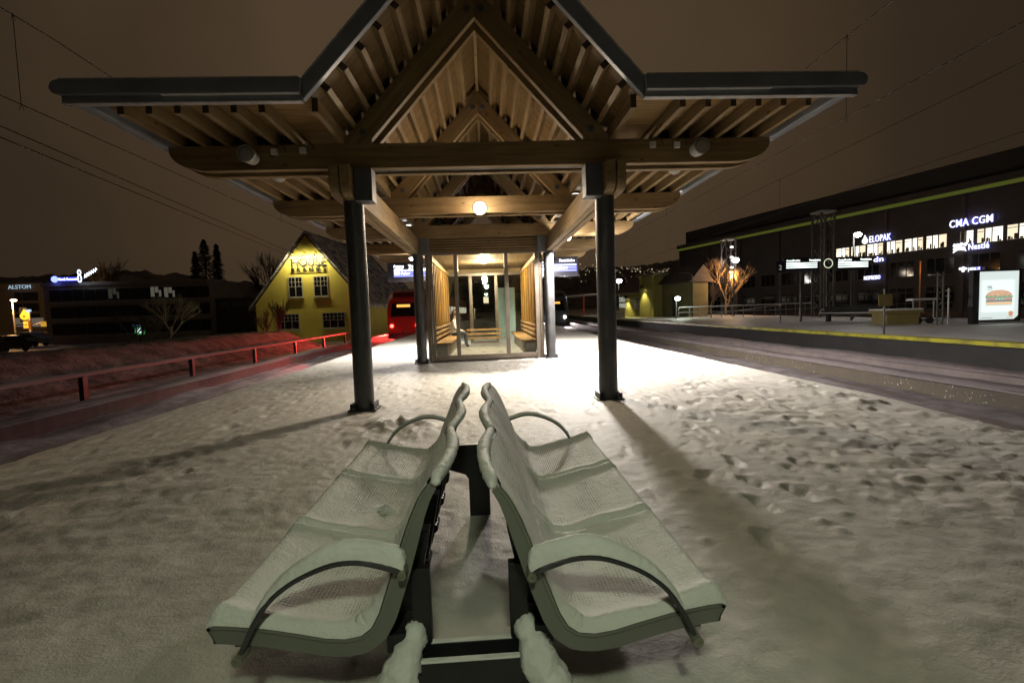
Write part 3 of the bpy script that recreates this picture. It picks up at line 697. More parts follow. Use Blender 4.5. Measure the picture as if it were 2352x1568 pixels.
# ------------------------------------------------------------------ departure screens
DARKCASE = mottled('screen_case', (.012,.012,.02), (.02,.02,.03), 3, .35, 0, 0)
BLUEBAR = emis('blue_row', (.20,.22,1.), 2.2); PALEBAR = emis('pale_blue_row', (.42,.46,1.), 2.4); WTEXT = emis('white_screen_text', (.95,.97,1), 4.5)
def screen(name, label, p0, p1, texts, group, warm=False):
    """p0 lower left, p1 upper right in world coordinates, facing -y"""
    w, h = p1[0]-p0[0], p1[2]-p0[2]
    t = thing(name, label, 'departure screen', (p0[0], p0[1], p0[2]), 0, group)
    obj('case', MB().box(0, w, 0, .18, 0, h), DARKCASE, t, bevel=.01)
    obj('hanger', MB().box(w*.45, w*.55, .07, .11, h, h+.25), PLATE, t)
    for k, (a, b) in enumerate(((.20, .32), (.34, .46), (.48, .60))):
        obj('row', MB().box(w*.12, w*.97 if p0[0] > 0 else w*.98, -.006, -.002, h*(b-.6+.6-.06), h*(a-.0) if False else h*(b+.04)), (PALEBAR if k == 2 else BLUEBAR), t)
    for s, x, z, sz in texts: lettering('lettering', s, sz, WTEXT, t, (w*x, -.012, h*z), .001, .003)
    return t
a, b = at(891, 648, 18.6), at(1010, 601, 18.6)
screen('departure_screen', 'departure screen hanging beside the shelter toward the yellow house', (a.x, 18.6, a.z), (b.x, 18.6, b.z), [('Avgang', .12, .76, .13), ('Togslag', .40, .76, .13), ('19:06', .13, .56, .15), ('Oslo S / Lillestrøm', .40, .56, .15), ('800 Asker', .13, .38, .14)], 'departure screens by the shelter')
a, b = at(1215, 637, 18.6), at(1327, 589, 18.6)
screen('departure_screen', 'departure screen hanging beside the shelter toward the far platform', (a.x, 18.6, a.z), (b.x, 18.6, b.z), [('Avgang', .1, .76, .13), ('Forsinkelse', .62, .76, .13), ('Drammen / Kongsberg', .1, .38, .14)], 'departure screens by the shelter')
# ================================================================== DOUBLE BENCH
def bench():
    paint = mottled('sage_green_paint', (.165,.175,.145), (.21,.22,.185), 3, .5, 0, .06)
    # perforated seat under snow
    m = mat('snow_over_mesh', (.74,.76,.73), .6, spec=.2); k = NT(m); c = k.n('ShaderNodeTexCoord'); uv = c.outputs['UV']
    ho = k.n('ShaderNodeTexVoronoi', {'Vector': uv, 'Scale': 80., 'Randomness': .15})
    patch = k.n('ShaderNodeAttribute', attribute_name='thin').outputs['Fac']
    pn = k.noise(c.outputs['Object'], 6, 5); pn2 = k.noise(uv, 40, 3)
    thin = k.math('MULTIPLY', patch, k.ramp(pn, [(.46, (.05,.05,.05)), (.64, (1,1,1))]))
    hole = k.ramp(ho.outputs['Distance'], [(.10, (1,1,1)), (.42, (0,0,0))])
    hm = k.math('MULTIPLY', hole, k.math('MULTIPLY', thin, k.ramp(pn2, [(.35, (.4,.4,.4)), (.6, (1,1,1))])))
    k.base(k.mix(k.math('MULTIPLY', hm, .75), (.83,.84,.79), (.12,.135,.11)))
    n2 = k.noise(c.outputs['Object'], 70, 4, .65)
    n3 = k.noise(c.outputs['Object'], 22, 5, .6); k.bump(k.math('ADD', k.math('MULTIPLY', n3, .9), k.math('SUBTRACT', k.math('MULTIPLY', n2, .6), k.math('MULTIPLY', hm, 1.2))), .8, .014)
    MESHSNOW = m
    root = thing('double_bench', 'snow covered back to back steel bench of six seats with curved armrests', 'bench', (-.068, 1.40, 0))
    # side profile (distance from the centre line, height), from seat front to the top of the back
    P = [(.765,.395),(.755,.401),(.71,.397),(.60,.381),(.50,.358),(.43,.340),(.37,.333),(.32,.340),(.285,.365),(.26,.41),(.235,.48),(.21,.55),(.182,.63),(.156,.70),(.128,.765),(.10,.815)]
    P = [Vector((a, 0, b)) for a, b in P]
    # resample
    L = [0]
    for i in range(1, len(P)): L.append(L[-1]+(P[i]-P[i-1]).length)
    def pr(s):
        s = max(0, min(L[-1], s))
        for i in range(1, len(L)):
            if s <= L[i]+1e-9:
                t = (s-L[i-1])/(L[i]-L[i-1]); return P[i-1].lerp(P[i], t)
        return P[-1]
    SW = .635; NU, NV = 96, 64
    S_ = np.linspace(0, L[-1], NU); 
    C0 = np.array([[pr(s).x, pr(s).z] for s in S_])
    T0 = np.gradient(C0, axis=0); T0 /= np.linalg.norm(T0, axis=1)[:, None]
    N0 = np.stack([T0[:, 1], -T0[:, 0]], 1)*-1   # towards the sitter
    N0 = np.where((N0[:, 0:1]*.3+N0[:, 1:2]) < 0, -N0, N0)
    V_ = np.linspace(0, 1, NV)
    fback = np.clip((S_/L[-1]-.60)/.4, 0, 1)
    for sg in (-1, 1):
        yo = 0 if sg < 0 else -.05
        for k_ in range(3):
            ya, yb = yo+k_*SW+.004, yo+(k_+1)*SW-.004
            arch = np.sin(V_*math.pi)
            bowl = -.012*np.outer(np.clip(1-np.abs(S_/L[-1]-.38)/.35, 0, 1), arch)
            bow = -.036*np.outer(fback**2.2, arch)          # hollow of the back
            off = bowl+bow
            topdrop = np.outer(fback**6, .02*(arch-1))
            X = (C0[:, 0:1]+N0[:, 0:1]*off*1.0); Z = C0[:, 1:2]+N0[:, 1:2]*off+topdrop
            Y = np.repeat((ya+(yb-ya)*V_)[None, :], NU, 0)
            # shell
            th = .012
            mb = MB()
            me = gridmesh('seat_shell', sg*X, Y, Z)
            sh = obj('seat_shell', me, paint, root)
            so = sh.modifiers.new('thick', 'SOLIDIFY'); so.thickness = .010; so.offset = 0
            # turned down rim: side plates and front edge in one piece
            fl = MB(); ring = []
            endn = (k_ == 0), (k_ == 2)
            def col(i, v, dep, up=.006):
                a = Vector((sg*X[i, v], Y[i, v], Z[i, v])); n_ = Vector((sg*N0[i, 0], 0, N0[i, 1])); return a+n_*up, a-n_*dep
            seq = [(i, 0, .046 if endn[0] else .016) for i in range(NU-1, -1, -1)]+[(0, v, .046) for v in range(1, NV-1)]+[(i, NV-1, .046 if endn[1] else .016) for i in range(NU)]
            vs = []
            for i, v, dep in seq:
                top_, bot_ = col(i, v, dep*(1-.55*fback[i]**2))
                ins = Vector((0, .010 if v == 0 else (-.010 if v == NV-1 else 0), 0)) if i > 0 or v in (0, NV-1) else Vector((0,0,0))
                if i == 0: ins = ins+Vector((-sg*.010, 0, 0))
                vs += [top_, bot_, bot_+ins, top_+ins]
            m_ = len(seq)
            fl.add(vs, [(4*i+j, 4*i+(j+1) % 4, 4*i+4+(j+1) % 4, 4*i+4+j) for i in range(m_-1) for j in range(4)]+[(3,2,1,0), (4*m_-4, 4*m_-3, 4*m_-2, 4*m_-1)])
            obj('rim', fl, paint, sh)
            # snow lying on the seat and clinging to the back
            u = (S_/L[-1])[:, None]; vv = V_[None, :]
            edgev = np.minimum(vv, 1-vv)
            jit = fbm(S_[:, None]*1.+0*vv+7*k_+3*sg, Y, 9, 3, 5+k_)
            h = .012+.005*jit
            seatw = np.clip((.62-u)/.10, 0, 1)
            isend = ((k_ == 0) & (vv < .5)) | ((k_ == 2) & (vv > .5)); h = h+seatw*(np.where(isend, .024, .016)+.010*jit)*np.exp(-(np.clip(edgev-.03, 0, 1)/np.where(isend, .075, .06))**2)
            h = h+seatw*.015*np.exp(-((u-.03)/.06)**2)+seatw*.010*np.exp(-((u-.52)/.10)**2)
            h = h*np.where(u > .62, .45, 1)*(1+0*vv)
            h = h*np.sqrt(np.clip(1-(1-np.clip(edgev/.05, 0, 1))**2, 0, 1))+.003
            h = np.where(u < .02, h*np.clip(u/.02, .3, 1), h)
            if k_ == 1 and sg < 0: h = h+.035*np.exp(-((u-.34)**2+((vv-.45)*.8)**2)/.0009)
            X2 = X+N0[:, 0:1]*(h+.006); Z2 = Z+N0[:, 1:2]*(h+.006)
            thin = np.clip((edgev-.09)/.10, 0, 1)*np.clip((u-.10)/.1, 0, 1)*np.clip((.56-u)/.08, 0, 1)
            thin = thin+np.clip((u-.66)/.08, 0, 1)*.75*np.clip(edgev/.03, 0, 1)
            me = gridmesh('seat_snow', sg*X2, Y, Z2, {'thin': thin})
            uvl = me.uv_layers.new(name='UVMap'); vi = np.empty(len(me.loops), np.int32); me.loops.foreach_get('vertex_index', vi)
            UV = np.stack([np.repeat(S_[:, None], NV, 1), Y], -1).reshape(-1, 2)[vi]; uvl.data.foreach_set('uv', UV.ravel().astype(np.float32))
            obj('seat_snow', me, MESHSNOW, sh)
            # rounded snow ridge on the arched top of the back
            top = [Vector((sg*(X[-1, v]-(.018 if v in (0, NV-1) else .012)), Y[-1, v]+(-.012 if v == 0 else (.012 if v == NV-1 else 0)), Z[-1, v]+(.008 if v in (0, NV-1) else .012))) for v in list(range(0, NV, 3))+[NV-1]]
            n = len(top)
            rr = [(.0175+.006*math.sin(math.pi*i/(n-1)))*(1+.07*math.sin(i*.55+k_*2)) for i in range(n)]; rr[0] *= .8; rr[-1] *= .8
            o = obj('snow_ridge', MB().tube(top, rr, 12), SNOWC, sh, smooth=True)
            ss = o.modifiers.new('fine', 'SUBSURF'); ss.levels = ss.render_levels = 2
            tx = bpy.data.textures.new('snow_grain', 'CLOUDS'); tx.noise_scale = .02; tx.noise_depth = 3
            dm = o.modifiers.new('grain', 'DISPLACE'); dm.texture = tx; dm.strength = .009; dm.mid_level = .5
    # armrests
    A = [(.185,.552),(.24,.572),(.31,.590),(.38,.588),(.45,.566),(.515,.533),(.57,.487),(.612,.430),(.640,.378),(.660,.330)]
    def smoothpts(p, n=36):
        out = []
        for i in range(n):
            t = i/(n-1)*(len(p)-1); j = min(int(t), len(p)-2); f = t-j
            p0, p1, p2, p3 = p[max(j-1,0)], p[j], p[j+1], p[min(j+2, len(p)-1)]
            out.append(tuple(.5*(2*p1[c]+(p2[c]-p0[c])*f+(2*p0[c]-5*p1[c]+4*p2[c]-p3[c])*f*f+(3*p1[c]-p0[c]-3*p2[c]+p3[c])*f**3) for c in (0, 1)))
        return out
    A = smoothpts(A)
    for sg in (-1, 1):
        yo = 0 if sg < 0 else -.05
        for yc, near in ((yo-.012, True), (yo+3*SW-.02, False)):
            mb = MB(); n = len(A); vs = []
            for i, (a, z) in enumerate(A):
                t = Vector((A[min(i+1, n-1)][0]-A[max(i-1, 0)][0], A[min(i+1, n-1)][1]-A[max(i-1, 0)][1])).normalized(); nn = Vector((-t.y, t.x))
                if nn.y < 0: nn = -nn
                for w, dd in ((-.024, -.006), (.024, -.006), (.024, .006), (-.024, .006)):
                    vs.append((sg*(a+nn.x*dd), yc+w, z+nn.y*dd))
            mb.add(vs, [(4*i+j, 4*i+(j+1) % 4, 4*i+4+(j+1) % 4, 4*i+4+j) for i in range(n-1) for j in range(4)]+[(0,1,2,3), (4*n-4, 4*n-3, 4*n-2, 4*n-1)])
            ar = obj('armrest', mb, STEEL if near else paint, root, bevel=.003)
            # bolts at both ends
            for e, rr in ((0, .013), (n-1, .015)):
                obj('bolt', MB().lathe([(0, -.032), (rr*.45, -.032), (rr*.5, -.036), (rr, -.036), (rr, .03), (0, .03)], (sg*A[e][0], yc, A[e][1]), 16, 'y'), mottled('bolt_head', (.2,.2,.15), (.3,.3,.23), 5, .4, .3), ar)
            # strap to the seat
            obj('strap', MB().box(min(sg*.62, sg*.69), max(sg*.62, sg*.69), yc+.018 if near else yc-.03, yc+.03 if near else yc-.018, .34, .40), STEEL, ar)
            # snow pillow on top
            ths = .050 if near else .014
            NS, NW = 29, 13; idx = np.linspace(0, int(n*.80), NS).astype(int) if near else np.linspace(0, int(n*.8), NS).astype(int)
            w_ = np.linspace(-1, 1, NW); Xs = np.zeros((NS, NW)); Ys = np.zeros((NS, NW)); Zs = np.zeros((NS, NW))
            for r_, i in enumerate(idx):
                a, z = A[i]; t = Vector((A[min(i+1, n-1)][0]-A[max(i-1, 0)][0], A[min(i+1, n-1)][1]-A[max(i-1, 0)][1])).normalized(); nn = Vector((-t.y, t.x)); nn = nn if nn.y > 0 else -nn
                f = r_/(NS-1); prof = (1-.88*f**1.3) if near else 1-.6*f
                if r_ < 3: prof *= (.35, .75, .92)[r_]
                if r_ == NS-1: prof = .03
                hh = ths*prof*np.sqrt(np.clip(1-w_**2*.98, 0, 1))*(1+.22*vnoise(np.array(f*5+w_*.4), np.array(w_*.6+yc), 3))
                wid = (.028+.003*vnoise(np.array([f*3.]), np.array([1.*yc]), 5)[0])
                Xs[r_] = sg*(a+nn.x*(.006+hh)); Zs[r_] = z+nn.y*(.006+hh)+.35*hh; Ys[r_] = yc+w_*wid
            rr_ = obj('snow_ridge', gridmesh('snow_ridge', Xs, Ys, Zs), SNOWC, ar)
            ss = rr_.modifiers.new('fine', 'SUBSURF'); ss.levels = ss.render_levels = 2
            tx = bpy.data.textures.new('snow_grain', 'CLOUDS'); tx.noise_scale = .014; tx.noise_depth = 2
            dm = rr_.modifiers.new('grain', 'DISPLACE'); dm.texture = tx; dm.strength = .007; dm.mid_level = .5
    # frames
    def frame(o_name, boxes, **k):
        mb = MB()
        for b in boxes: mb.box(*b)
        return obj(o_name, mb, BLACK, root, bevel=.004, **k)
    for sg in (-1, 1):
        frame('seat_rail', [(min(sg*.20, sg*.26), max(sg*.20, sg*.26), .05, 1.75, .255, .315)])
        for yy in (.16, .47, .79, 1.10, 1.42, 1.72):
            mb = MB().prism([(sg*.20, .25), (sg*.62, .33), (sg*.62, .375), (sg*.40, .325), (sg*.27, .335), (sg*.215, .44), (sg*.16, .60), (sg*.125, .60), (sg*.165, .40)], yy-.028, yy+.028)
            obj('seat_bracket', mb, BLACK, root, bevel=.003)
            obj('knuckle', MB().tube([(sg*.19, yy-.05, .33), (sg*.19, yy+.05, .33)], .022, 10), BLACK, root)
    # near end: legs, channel foot
    for sg in (-1, 1): frame('leg', [(min(sg*.125, sg*.185), max(sg*.125, sg*.185), .085, .12, .0, .50)])
    ch = frame('cross_channel', [(-.15, .15, .0, .012, .13, .25), (-.15, .15, .088, .1, .13, .25), (-.15, .15, .0121, .0879, .13, .142)])
    obj('snow_ridge', MB().box(-.15, .15, -.004, .016, .2505, .259), SNOWC, ch, bevel=.004)
    obj('snow_ridge', MB().box(-.15, .15, .085, .103, .2505, .257), SNOWC, ch, bevel=.003)
    for sg in (-1, 1):
        ft = obj('foot', MB().tube([(sg*.155, .05, .2), (sg*.23, .03, .14), (sg*.30, .0, .0)], [.05, .045, .04], 10), BLACK, root)
        import bmesh
        b = bmesh.new()
        for (x, y, z, r) in ((0, 0, .01, .062), (-.012, .02, .05, .050), (.03, -.01, -.045, .066), (.06, 0, -.11, .064), (.09, .01, -.17, .06), (-.03, .05, .075, .044), (-.035, .06, .095, .038)):
            bmesh.ops.create_icosphere(b, subdivisions=3, radius=r, matrix=Matrix.Translation((sg*x, y, z)))
        me = bpy.data.meshes.new('snow_lump'); b.to_mesh(me); b.free()
        lo = obj('snow_lump', me, SNOWC, ft, smooth=True, loc=(sg*.21, .03, .20))
        rm = lo.modifiers.new('remesh', 'REMESH'); rm.mode = 'VOXEL'; rm.voxel_size = .0055; rm.use_smooth_shade = True
        sm = lo.modifiers.new('smooth', 'SMOOTH'); sm.iterations = 16; sm.factor = .6
        for nm, sc, st in (('snow_clouds', .05, .022), ('snow_grain', .011, .007)):
            tx = bpy.data.textures.new(nm, 'CLOUDS'); tx.noise_scale = sc; tx.noise_depth = 2
            dm = lo.modifiers.new(nm, 'DISPLACE'); dm.texture = tx; dm.strength = st; dm.mid_level = .5
    # far end: plate with one central leg
    fe = MB().prism([(-.20, .46), (.20, .46), (.20, .31), (.085, .27), (.065, .24), (.065, .0), (-.065, .0), (-.065, .24), (-.085, .27), (-.20, .31)], 1.62, 1.66)
    obj('far_frame', fe, BLACK, root, bevel=.004)
bench()
# ================================================================== PERSON
def person():
    p = thing('person', 'seated person in a white jacket waiting on the shelter bench', 'person', (-1.14, 17.2, .475))
    V = [(0,0,.10),(0,0,.30),(.01,0,.48),(.03,0,.575),(.045,0,.64),(.06,0,.74),(.055,0,.82),
         (.0,-.10,.08),(.40,-.11,.09),(.42,-.11,-.33),(.50,-.12,-.40),
         (.0,.10,.08),(.40,.11,.09),(.42,.11,-.33),(.50,.12,-.40),
         (.01,-.19,.50),(.06,-.24,.24),(.28,-.13,.16),(.35,-.10,.15),
         (.01,.19,.50),(.06,.24,.24),(.28,.13,.16),(.35,.10,.15)]
    E_ = [(0,1),(1,2),(2,3),(3,4),(4,5),(5,6),(0,7),(7,8),(8,9),(9,10),(0,11),(11,12),(12,13),(13,14),(2,15),(15,16),(16,17),(17,18),(2,19),(19,20),(20,21),(21,22)]
    Rr = [.15,.155,.16,.08,.055,.095,.08,.11,.075,.055,.045,.11,.075,.055,.045,.075,.06,.045,.04,.075,.06,.045,.04]
    me = bpy.data.meshes.new('body'); me.from_pydata(V, E_, []); tmp = bpy.data.objects.new('body_tmp', me); COL.objects.link(tmp)
    sk = tmp.modifiers.new('skin', 'SKIN'); sk.use_smooth_shade = True
    for i, r in enumerate(Rr): me.skin_vertices[0].data[i].radius = (r, r)
    me.skin_vertices[0].data[0].use_root = True
    su = tmp.modifiers.new('sub', 'SUBSURF'); su.levels = 2; su.render_levels = 2
    dg = bpy.context.evaluated_depsgraph_get(); ev = tmp.evaluated_get(dg); body = bpy.data.meshes.new_from_object(ev)
    bpy.data.objects.remove(tmp)
    for mm in (mottled('white_jacket', (.72,.71,.70), (.82,.81,.8), 6, .8), mottled('dark_trousers', (.03,.03,.04), (.05,.05,.06), 6, .8), mat('skin', (.55,.35,.26), .5)): body.materials.append(mm)
    for f in body.polygons:
        c = f.center
        f.material_index = 2 if (c.z > .625 or (c.x > .315 and c.z > .10 and abs(c.y) < .16 and c.z < .22 and c.z > .128)) else (1 if (c.z < .10 or (c.x > .17 and c.z < .16)) else 0)
    b = obj('body', body, None, p, smooth=True)
    hair = MB().lathe([(0, .93), (.06, .915), (.095, .86), (.105, .79), (.10, .74), (.085, .72), (.07, .74), (0, .75)], (.035, 0, 0), 20)
    obj('hair', hair, mat('brown_hair', (.09,.05,.03), .6), p, smooth=True)
    fc = MB()
    for s in (-1, 1): fc.lathe([(0, .0), (.012, .004), (0, .012)], (.146, s*.034, .775), 8, 'x')
    obj('eyes', fc, BLACK, b); obj('nose', MB().prism([(.15, .77), (.172, .735), (.15, .73)], -.012, .012), body.materials[2], b); obj('mouth', MB().box(.143, .150, -.025, .025, .70, .708), mat('lips', (.35,.15,.13), .5), b)
person()
# ================================================================== TRAINS AT REST
def train(name, label, cat, loc, rz, bodycol, rear):
    t = thing(name, label, cat, loc, rz, 'trains standing in the station')
    bm_ = mottled('train_paint', bodycol, tuple(i*1.25 for i in bodycol), 2, .35, 0, 0)
    sec = [(-1.42, .45), (-1.45, 1.2), (-1.44, 2.6), (-1.25, 3.5), (-.9, 3.85), (.9, 3.85), (1.25, 3.5), (1.44, 2.6), (1.45, 1.2), (1.42, .45)]
    st = [(0, .86, .55), (.35, .93, .25), (.9, .985, .08), (1.6, 1., 0), (46, 1., 0)]
    mb = MB(); n = len(sec); vs = []
    for y, s, dz in st:
        vs += [(x*s, y, .45+(z-.45)*(1-dz*.35)) for x, z in sec]
    mb.add(vs, [(i*n+j, i*n+(j+1) % n, (i+1)*n+(j+1) % n, (i+1)*n+j) for i in range(len(st)-1) for j in range(n)]+[tuple(range(n)), tuple((len(st)-1)*n+j for j in range(n))])
    body = obj('body', mb, bm_, t, bevel=.05)
    obj('windshield', MB().prism([(-1.0, 1.75), (1.0, 1.75), (.85, 2.75), (-.85, 2.75)], -.03, .02), DGLASS, t)
    obj('destination_sign', MB().box(-.5, .5, -.05, -.031, 2.45, 2.65), emis('amber_sign', (1,.45,.08), 1.5), t)
    obj('coupler', MB().tube([(0, .3, .55), (0, -.35, .55)], .14, 10), BLACK, t); obj('skirt', MB().box(-1.2, 1.2, -.04, .3, .12, .45), BLACK, t)
    for k in range(12):
        for sg in (-1, 1):
            obj('window', MB().box(sg*1.452-.012, sg*1.452+.012, 3+k*3.4, 5.2+k*3.4, 1.75, 2.6), emis('lit_carriage_window', (1,.86,.65), .9), t)
    obj('roof_box', MB().box(-.7, .7, 5, 40, 3.86, 4.05), BLACK, t)
    for k in range(3): obj('bogie', MB().box(-1.1, 1.1, 3+k*18, 6+k*18, .05, .45), BLACK, t)
    lm = emis('red_tail_lens', (1,.03,.02), 22) if rear else emis('headlight_lens', (1,.94,.88), 40)
    for sg in (-1, 1):
        obj('tail_lamp' if rear else 'headlight', MB().lathe([(0, -.07), (.10, -.06), (.13, .02), (0, .02)], (sg*.95, -.02, 1.05), 16, 'y'), lm, t)
        if rear: lamp('tail_light', 'SPOT', (sg*.95, -.2, 1.05), 5200, (1,.065,.05), .12, t, (sg*.95-17.0, -18, -4.), 100, 1.)
        else: lamp('head_beam', 'SPOT', (sg*.95, -.2, 1.05), 1500, (1,.86,.84), .12, t, (sg*.95+3.0, -30, -3.2), 70, .8)
    return t
train('passenger_train', 'red passenger train with lit red tail lamps standing beside the shelter', 'train', (-6.2, 37, -.63), R(-2.0), (.26,.025,.02), True)
train('passenger_train', 'dark passenger train with white headlights standing on the line between the platforms', 'train', (7.2, 50, -.63), R(-3.0), (.06,.06,.07), False)
def added_red_signal():  # added source for the red glow along the left track
    t = thing('added_red_signal', 'added small signal behind the column whose red lamp tints the track snow', 'signal', (-5.2, 19.3, -.8))
    obj('post', MB().tube([(0,0,0),(0,0,.9)], .05, 8), STEEL, t); obj('head', MB().box(-.14, .14, -.1, .1, .9, 1.4), BLACK, t, bevel=.02)
    obj('lens', MB().lathe([(0,-.05),(.07,-.04),(.08,0),(0,0)], (-.02, -.1, 1.2), 14, 'y'), emis('added_red_lens', (1,.03,.02), 14), t)
    lamp('added_red_light', 'SPOT', (-.02, -.2, 1.2), 420, (1,.05,.04), .06, t, (-7.0, -7.5, -.2), 108, 1.)
added_red_signal()
# ================================================================== OVERHEAD WIRES
WIRE = mat('wire', (.006,.005,.005), .6)
def wires():
    for xc, zc, zm, lab in ((-6.4, 4.42, 5.3, 'overhead line with droppers above the track by the yellow house'), (6.5, 4.5, 5.55, 'overhead line with droppers above the track nearest the platform on the far side'), (11.5, 4.7, 5.85, 'overhead line with droppers above the track along the far platform')):
        t = thing('overhead_line', lab, 'overhead line', (xc, 0, 0), 0, 'overhead lines above the tracks')
        def path(z, sag):
            o = []
            for i in range(0, 66):
                y = -4+i*2; u = ((y-8) % 50)/50; o.append((float(bend(y)), y, z+sag*(4*(u-.5)**2)))
            return o
        obj('contact_wire', MB().tube(path(zc, 0), .007, 5), WIRE, t); obj('messenger_wire', MB().tube(path(zm, .35), .007, 5), WIRE, t)
        for y in ((7.35, 16, 25, 34, 43, 52) if xc < 0 else ((8.45, 17, 26, 35, 44) if xc < 10 else (18.4, 30, 40, 50))):
            u = ((y-8) % 50)/50; zt = zm+.35*4*(u-.5)**2; b = float(bend(y))
            d = MB().tube([(b, y, zc), (b, y, zt)], .005, 5)
            for z_ in (zc, zt): d.tube([(b-.03, y, z_-.08), (b, y, z_+.02), (b+.03, y, z_-.08)], .004, 5)
            obj('dropper', d, WIRE, t)
    for (px0, py0, px1, py1, lab) in ((0, 289, 568, 536, 'upper of the two power cables running toward the yellow house roof'), (0, 315, 568, 548, 'lower of the two power cables running toward the yellow house roof')):
        a = at(px0, py0, 10.4); b = at(px1, py1, 24.5); d = (b-a)
        t = obj('power_cable', MB().tube([a-d*.4, a, b, b+d*.8], .012, 5), WIRE); tag(t, lab, 'cable', 'power cables by the yellow house')
wires()
# ================================================================== YELLOW HOUSE
def wallmat(name, a, b): return mottled(name, a, b, .8, .85, 0, .3)
YEL = wallmat('yellow_render', (.62,.52,.10), (.72,.61,.13))
TILE = mat('snowy_tiles', (.3,.28,.28), .8)
def _tile():
    k = NT(TILE); v = k.coord(); n = k.noise(v, 1.6, 6, .6); w = k.n('ShaderNodeTexWave', {'Vector': v, 'Scale': 1.6, 'Distortion': .3}, bands_direction='Z')
    k.base(k.mix(k.ramp(n, [(.38, (0,0,0)), (.58, (1,1,1))]), (.07,.055,.05), (.55,.54,.56))); k.bump(w.outputs[0], .4, .05)
_tile()
WFRAME = mottled('white_window_frame', (.62,.6,.55), (.72,.7,.65), 3, .6)
def window(parent, x, z, w, h, cols, rows, y=-.05, glass=DGLASS, frame=WFRAME, split=None, t=.09):
    f = MB(); f.box(x, x+w, y, y+.06, z, z+t); f.box(x, x+w, y, y+.06, z+h-t, z+h); f.box(x, x+t, y, y+.06, z+t, z+h-t); f.box(x+w-t, x+w, y, y+.06, z+t, z+h-t)
    for i in range(1, cols): xx = x+w*i/cols; tt = t*.55 if (cols % 2 or i != cols//2) else t*.9; f.box(xx-tt/2, xx+tt/2, y, y+.05, z+t, z+h-t)
    zs = split or [h*i/rows for i in range(1, rows)]
    for s in zs: f.box(x+t, x+w-t, y+.004, y+.046, z+s-t*.3, z+s+t*.3)
    o = obj('window', f, frame, parent); obj('pane', MB().box(x+t*.5, x+w-t*.5, y+.02, y+.03, z+t*.5, z+h-t*.5), glass, o)
    obj('sill', MB().box(x-.08, x+w+.08, y-.08, y+.02, z-.09, z-.003), frame, o)
    return o
def yellow_house():
    Yh = 42; ax = at(702, 530, Yh)
    t = thing('yellow_house', 'yellow gabled house with floodlit dark lettering on its gable', 'house', (ax.x, Yh, -.95), R(-7.0))
    H = ax.z+.95; hw = 5.05; eave = 3.45; Ld = 14
    obj('wall', MB().prism([(-hw+.25, 0), (hw-.25, 0), (hw-.25, eave+.05), (0, H-.25), (-hw+.25, eave+.05)], 0, Ld), YEL, t)
    for sg in (-1, 1):
        k = (H-eave)/hw
        obj('roof', MB().prism([(0, H), (sg*(hw+.25), eave-.25*k), (sg*(hw+.25), eave-.25*k-.22), (0, H-.22)], -.28, Ld+.3), TILE, t)
        obj('barge_board', MB().prism([(0, H-.225), (sg*(hw+.2), eave-.2*k-.225), (sg*(hw+.2), eave-.2*k-.42), (0, H-.42)], -.26, -.18), mottled('dark_barge', (.03,.022,.02), (.05,.04,.03), 3), t)
    ch = obj('chimney', MB().box(.55, 1.6, 7.2, 8.6, H-2.2, H+.75), mottled('chimney_brick', (.10,.07,.06), (.15,.1,.09), 3), t); obj('cap', MB().box(.42, 1.73, 7.05, 8.75, H+.751, H+.95), PLATE, ch)
    b = .95
    dimf = mottled('dull_window_frame', (.36,.34,.29), (.46,.43,.37), 3, .6)
    def casement(x, z, w, h, n):
        o = window(t, x, z, w, h, n, 2, split=[h*.52], frame=dimf, t=.07)
        g = MB(); cw = w/n
        for i in range(n):
            g.box(x+cw*(i+.5)-.018, x+cw*(i+.5)+.018, -.052, -.024, z+h*.52+.03, z+h-.075); g.box(x+cw*i+.06, x+cw*(i+1)-.06, -.0525, -.023, z+h*.74-.018, z+h*.74+.018)
        obj('glazing_bar', g, dimf, o)
    for x in (-1.80, .42): casement(x, 3.02+b, 1.26, 1.72, 2)
    for x in (-3.0, 1.02): casement(x, .30+b, 2.0, 1.35, 3)
    # the sign stands proud of the wall: its own thing
    s = thing('wall_sign', 'dark floodlit house sign with two lines of lettering on the yellow gable', 'sign', (ax.x, Yh, -.95), R(-7.0))
    ink = mat('dark_sign_letter', (.012,.010,.02), .5)
    for txt, hgt, z, bd in (('HOUSE', .98, 5.60+b, .020), ('B R A N D S', .40, 5.20+b, .014)):
        L_ = lettering('lettering', txt, hgt, ink, s, (-1.46, -.075, z), .02, bd)
        bpy.context.view_layer.update(); L_.scale = (3.0/max(L_.dimensions.x, .01), 1, 1)
    lettering('lettering', 'of', .30, emis('pale_script', (1,.95,.8), .6), s, (.02, -.13, 5.42+b), .01, .004)
    obj('rail', MB().box(-1.5, 1.55, -.08, -.05, 5.10+b, 5.13+b), ink, s)
    for i, x in enumerate((-1.02, -.05, .92)):
        g = thing('gooseneck_lamp', ['gooseneck sign lamp above the first letter on the yellow gable', 'gooseneck sign lamp above the middle letter on the yellow gable', 'gooseneck sign lamp above the last letters on the yellow gable'][i], 'lamp', (ax.x+x*math.cos(R(-7)), Yh+x*math.sin(R(-7)), 6.32), R(-7), 'sign lamps on the yellow gable')
        obj('arm', MB().tube([(0, 0, .30), (0, -.3, .42), (0, -.55, .30), (0, -.6, .15)], .03, 6), BLACK, g)
        obj('shade', MB().lathe([(.03, .17), (.07, .12), (.19, .0), (.17, -.01), (.03, .08)], (0, -.6, .0), 14), BLACK, g)
        obj('bulb', MB().lathe([(0, .0), (.06, .02), (.07, .06), (0, .09)], (0, -.6, -.03), 10), emis('warm_bulb', (1,.86,.5), 25), g)
        lamp('sign_light', 'POINT', (0, -.6, -.12), 190, (1,.88,.48), .06, g)
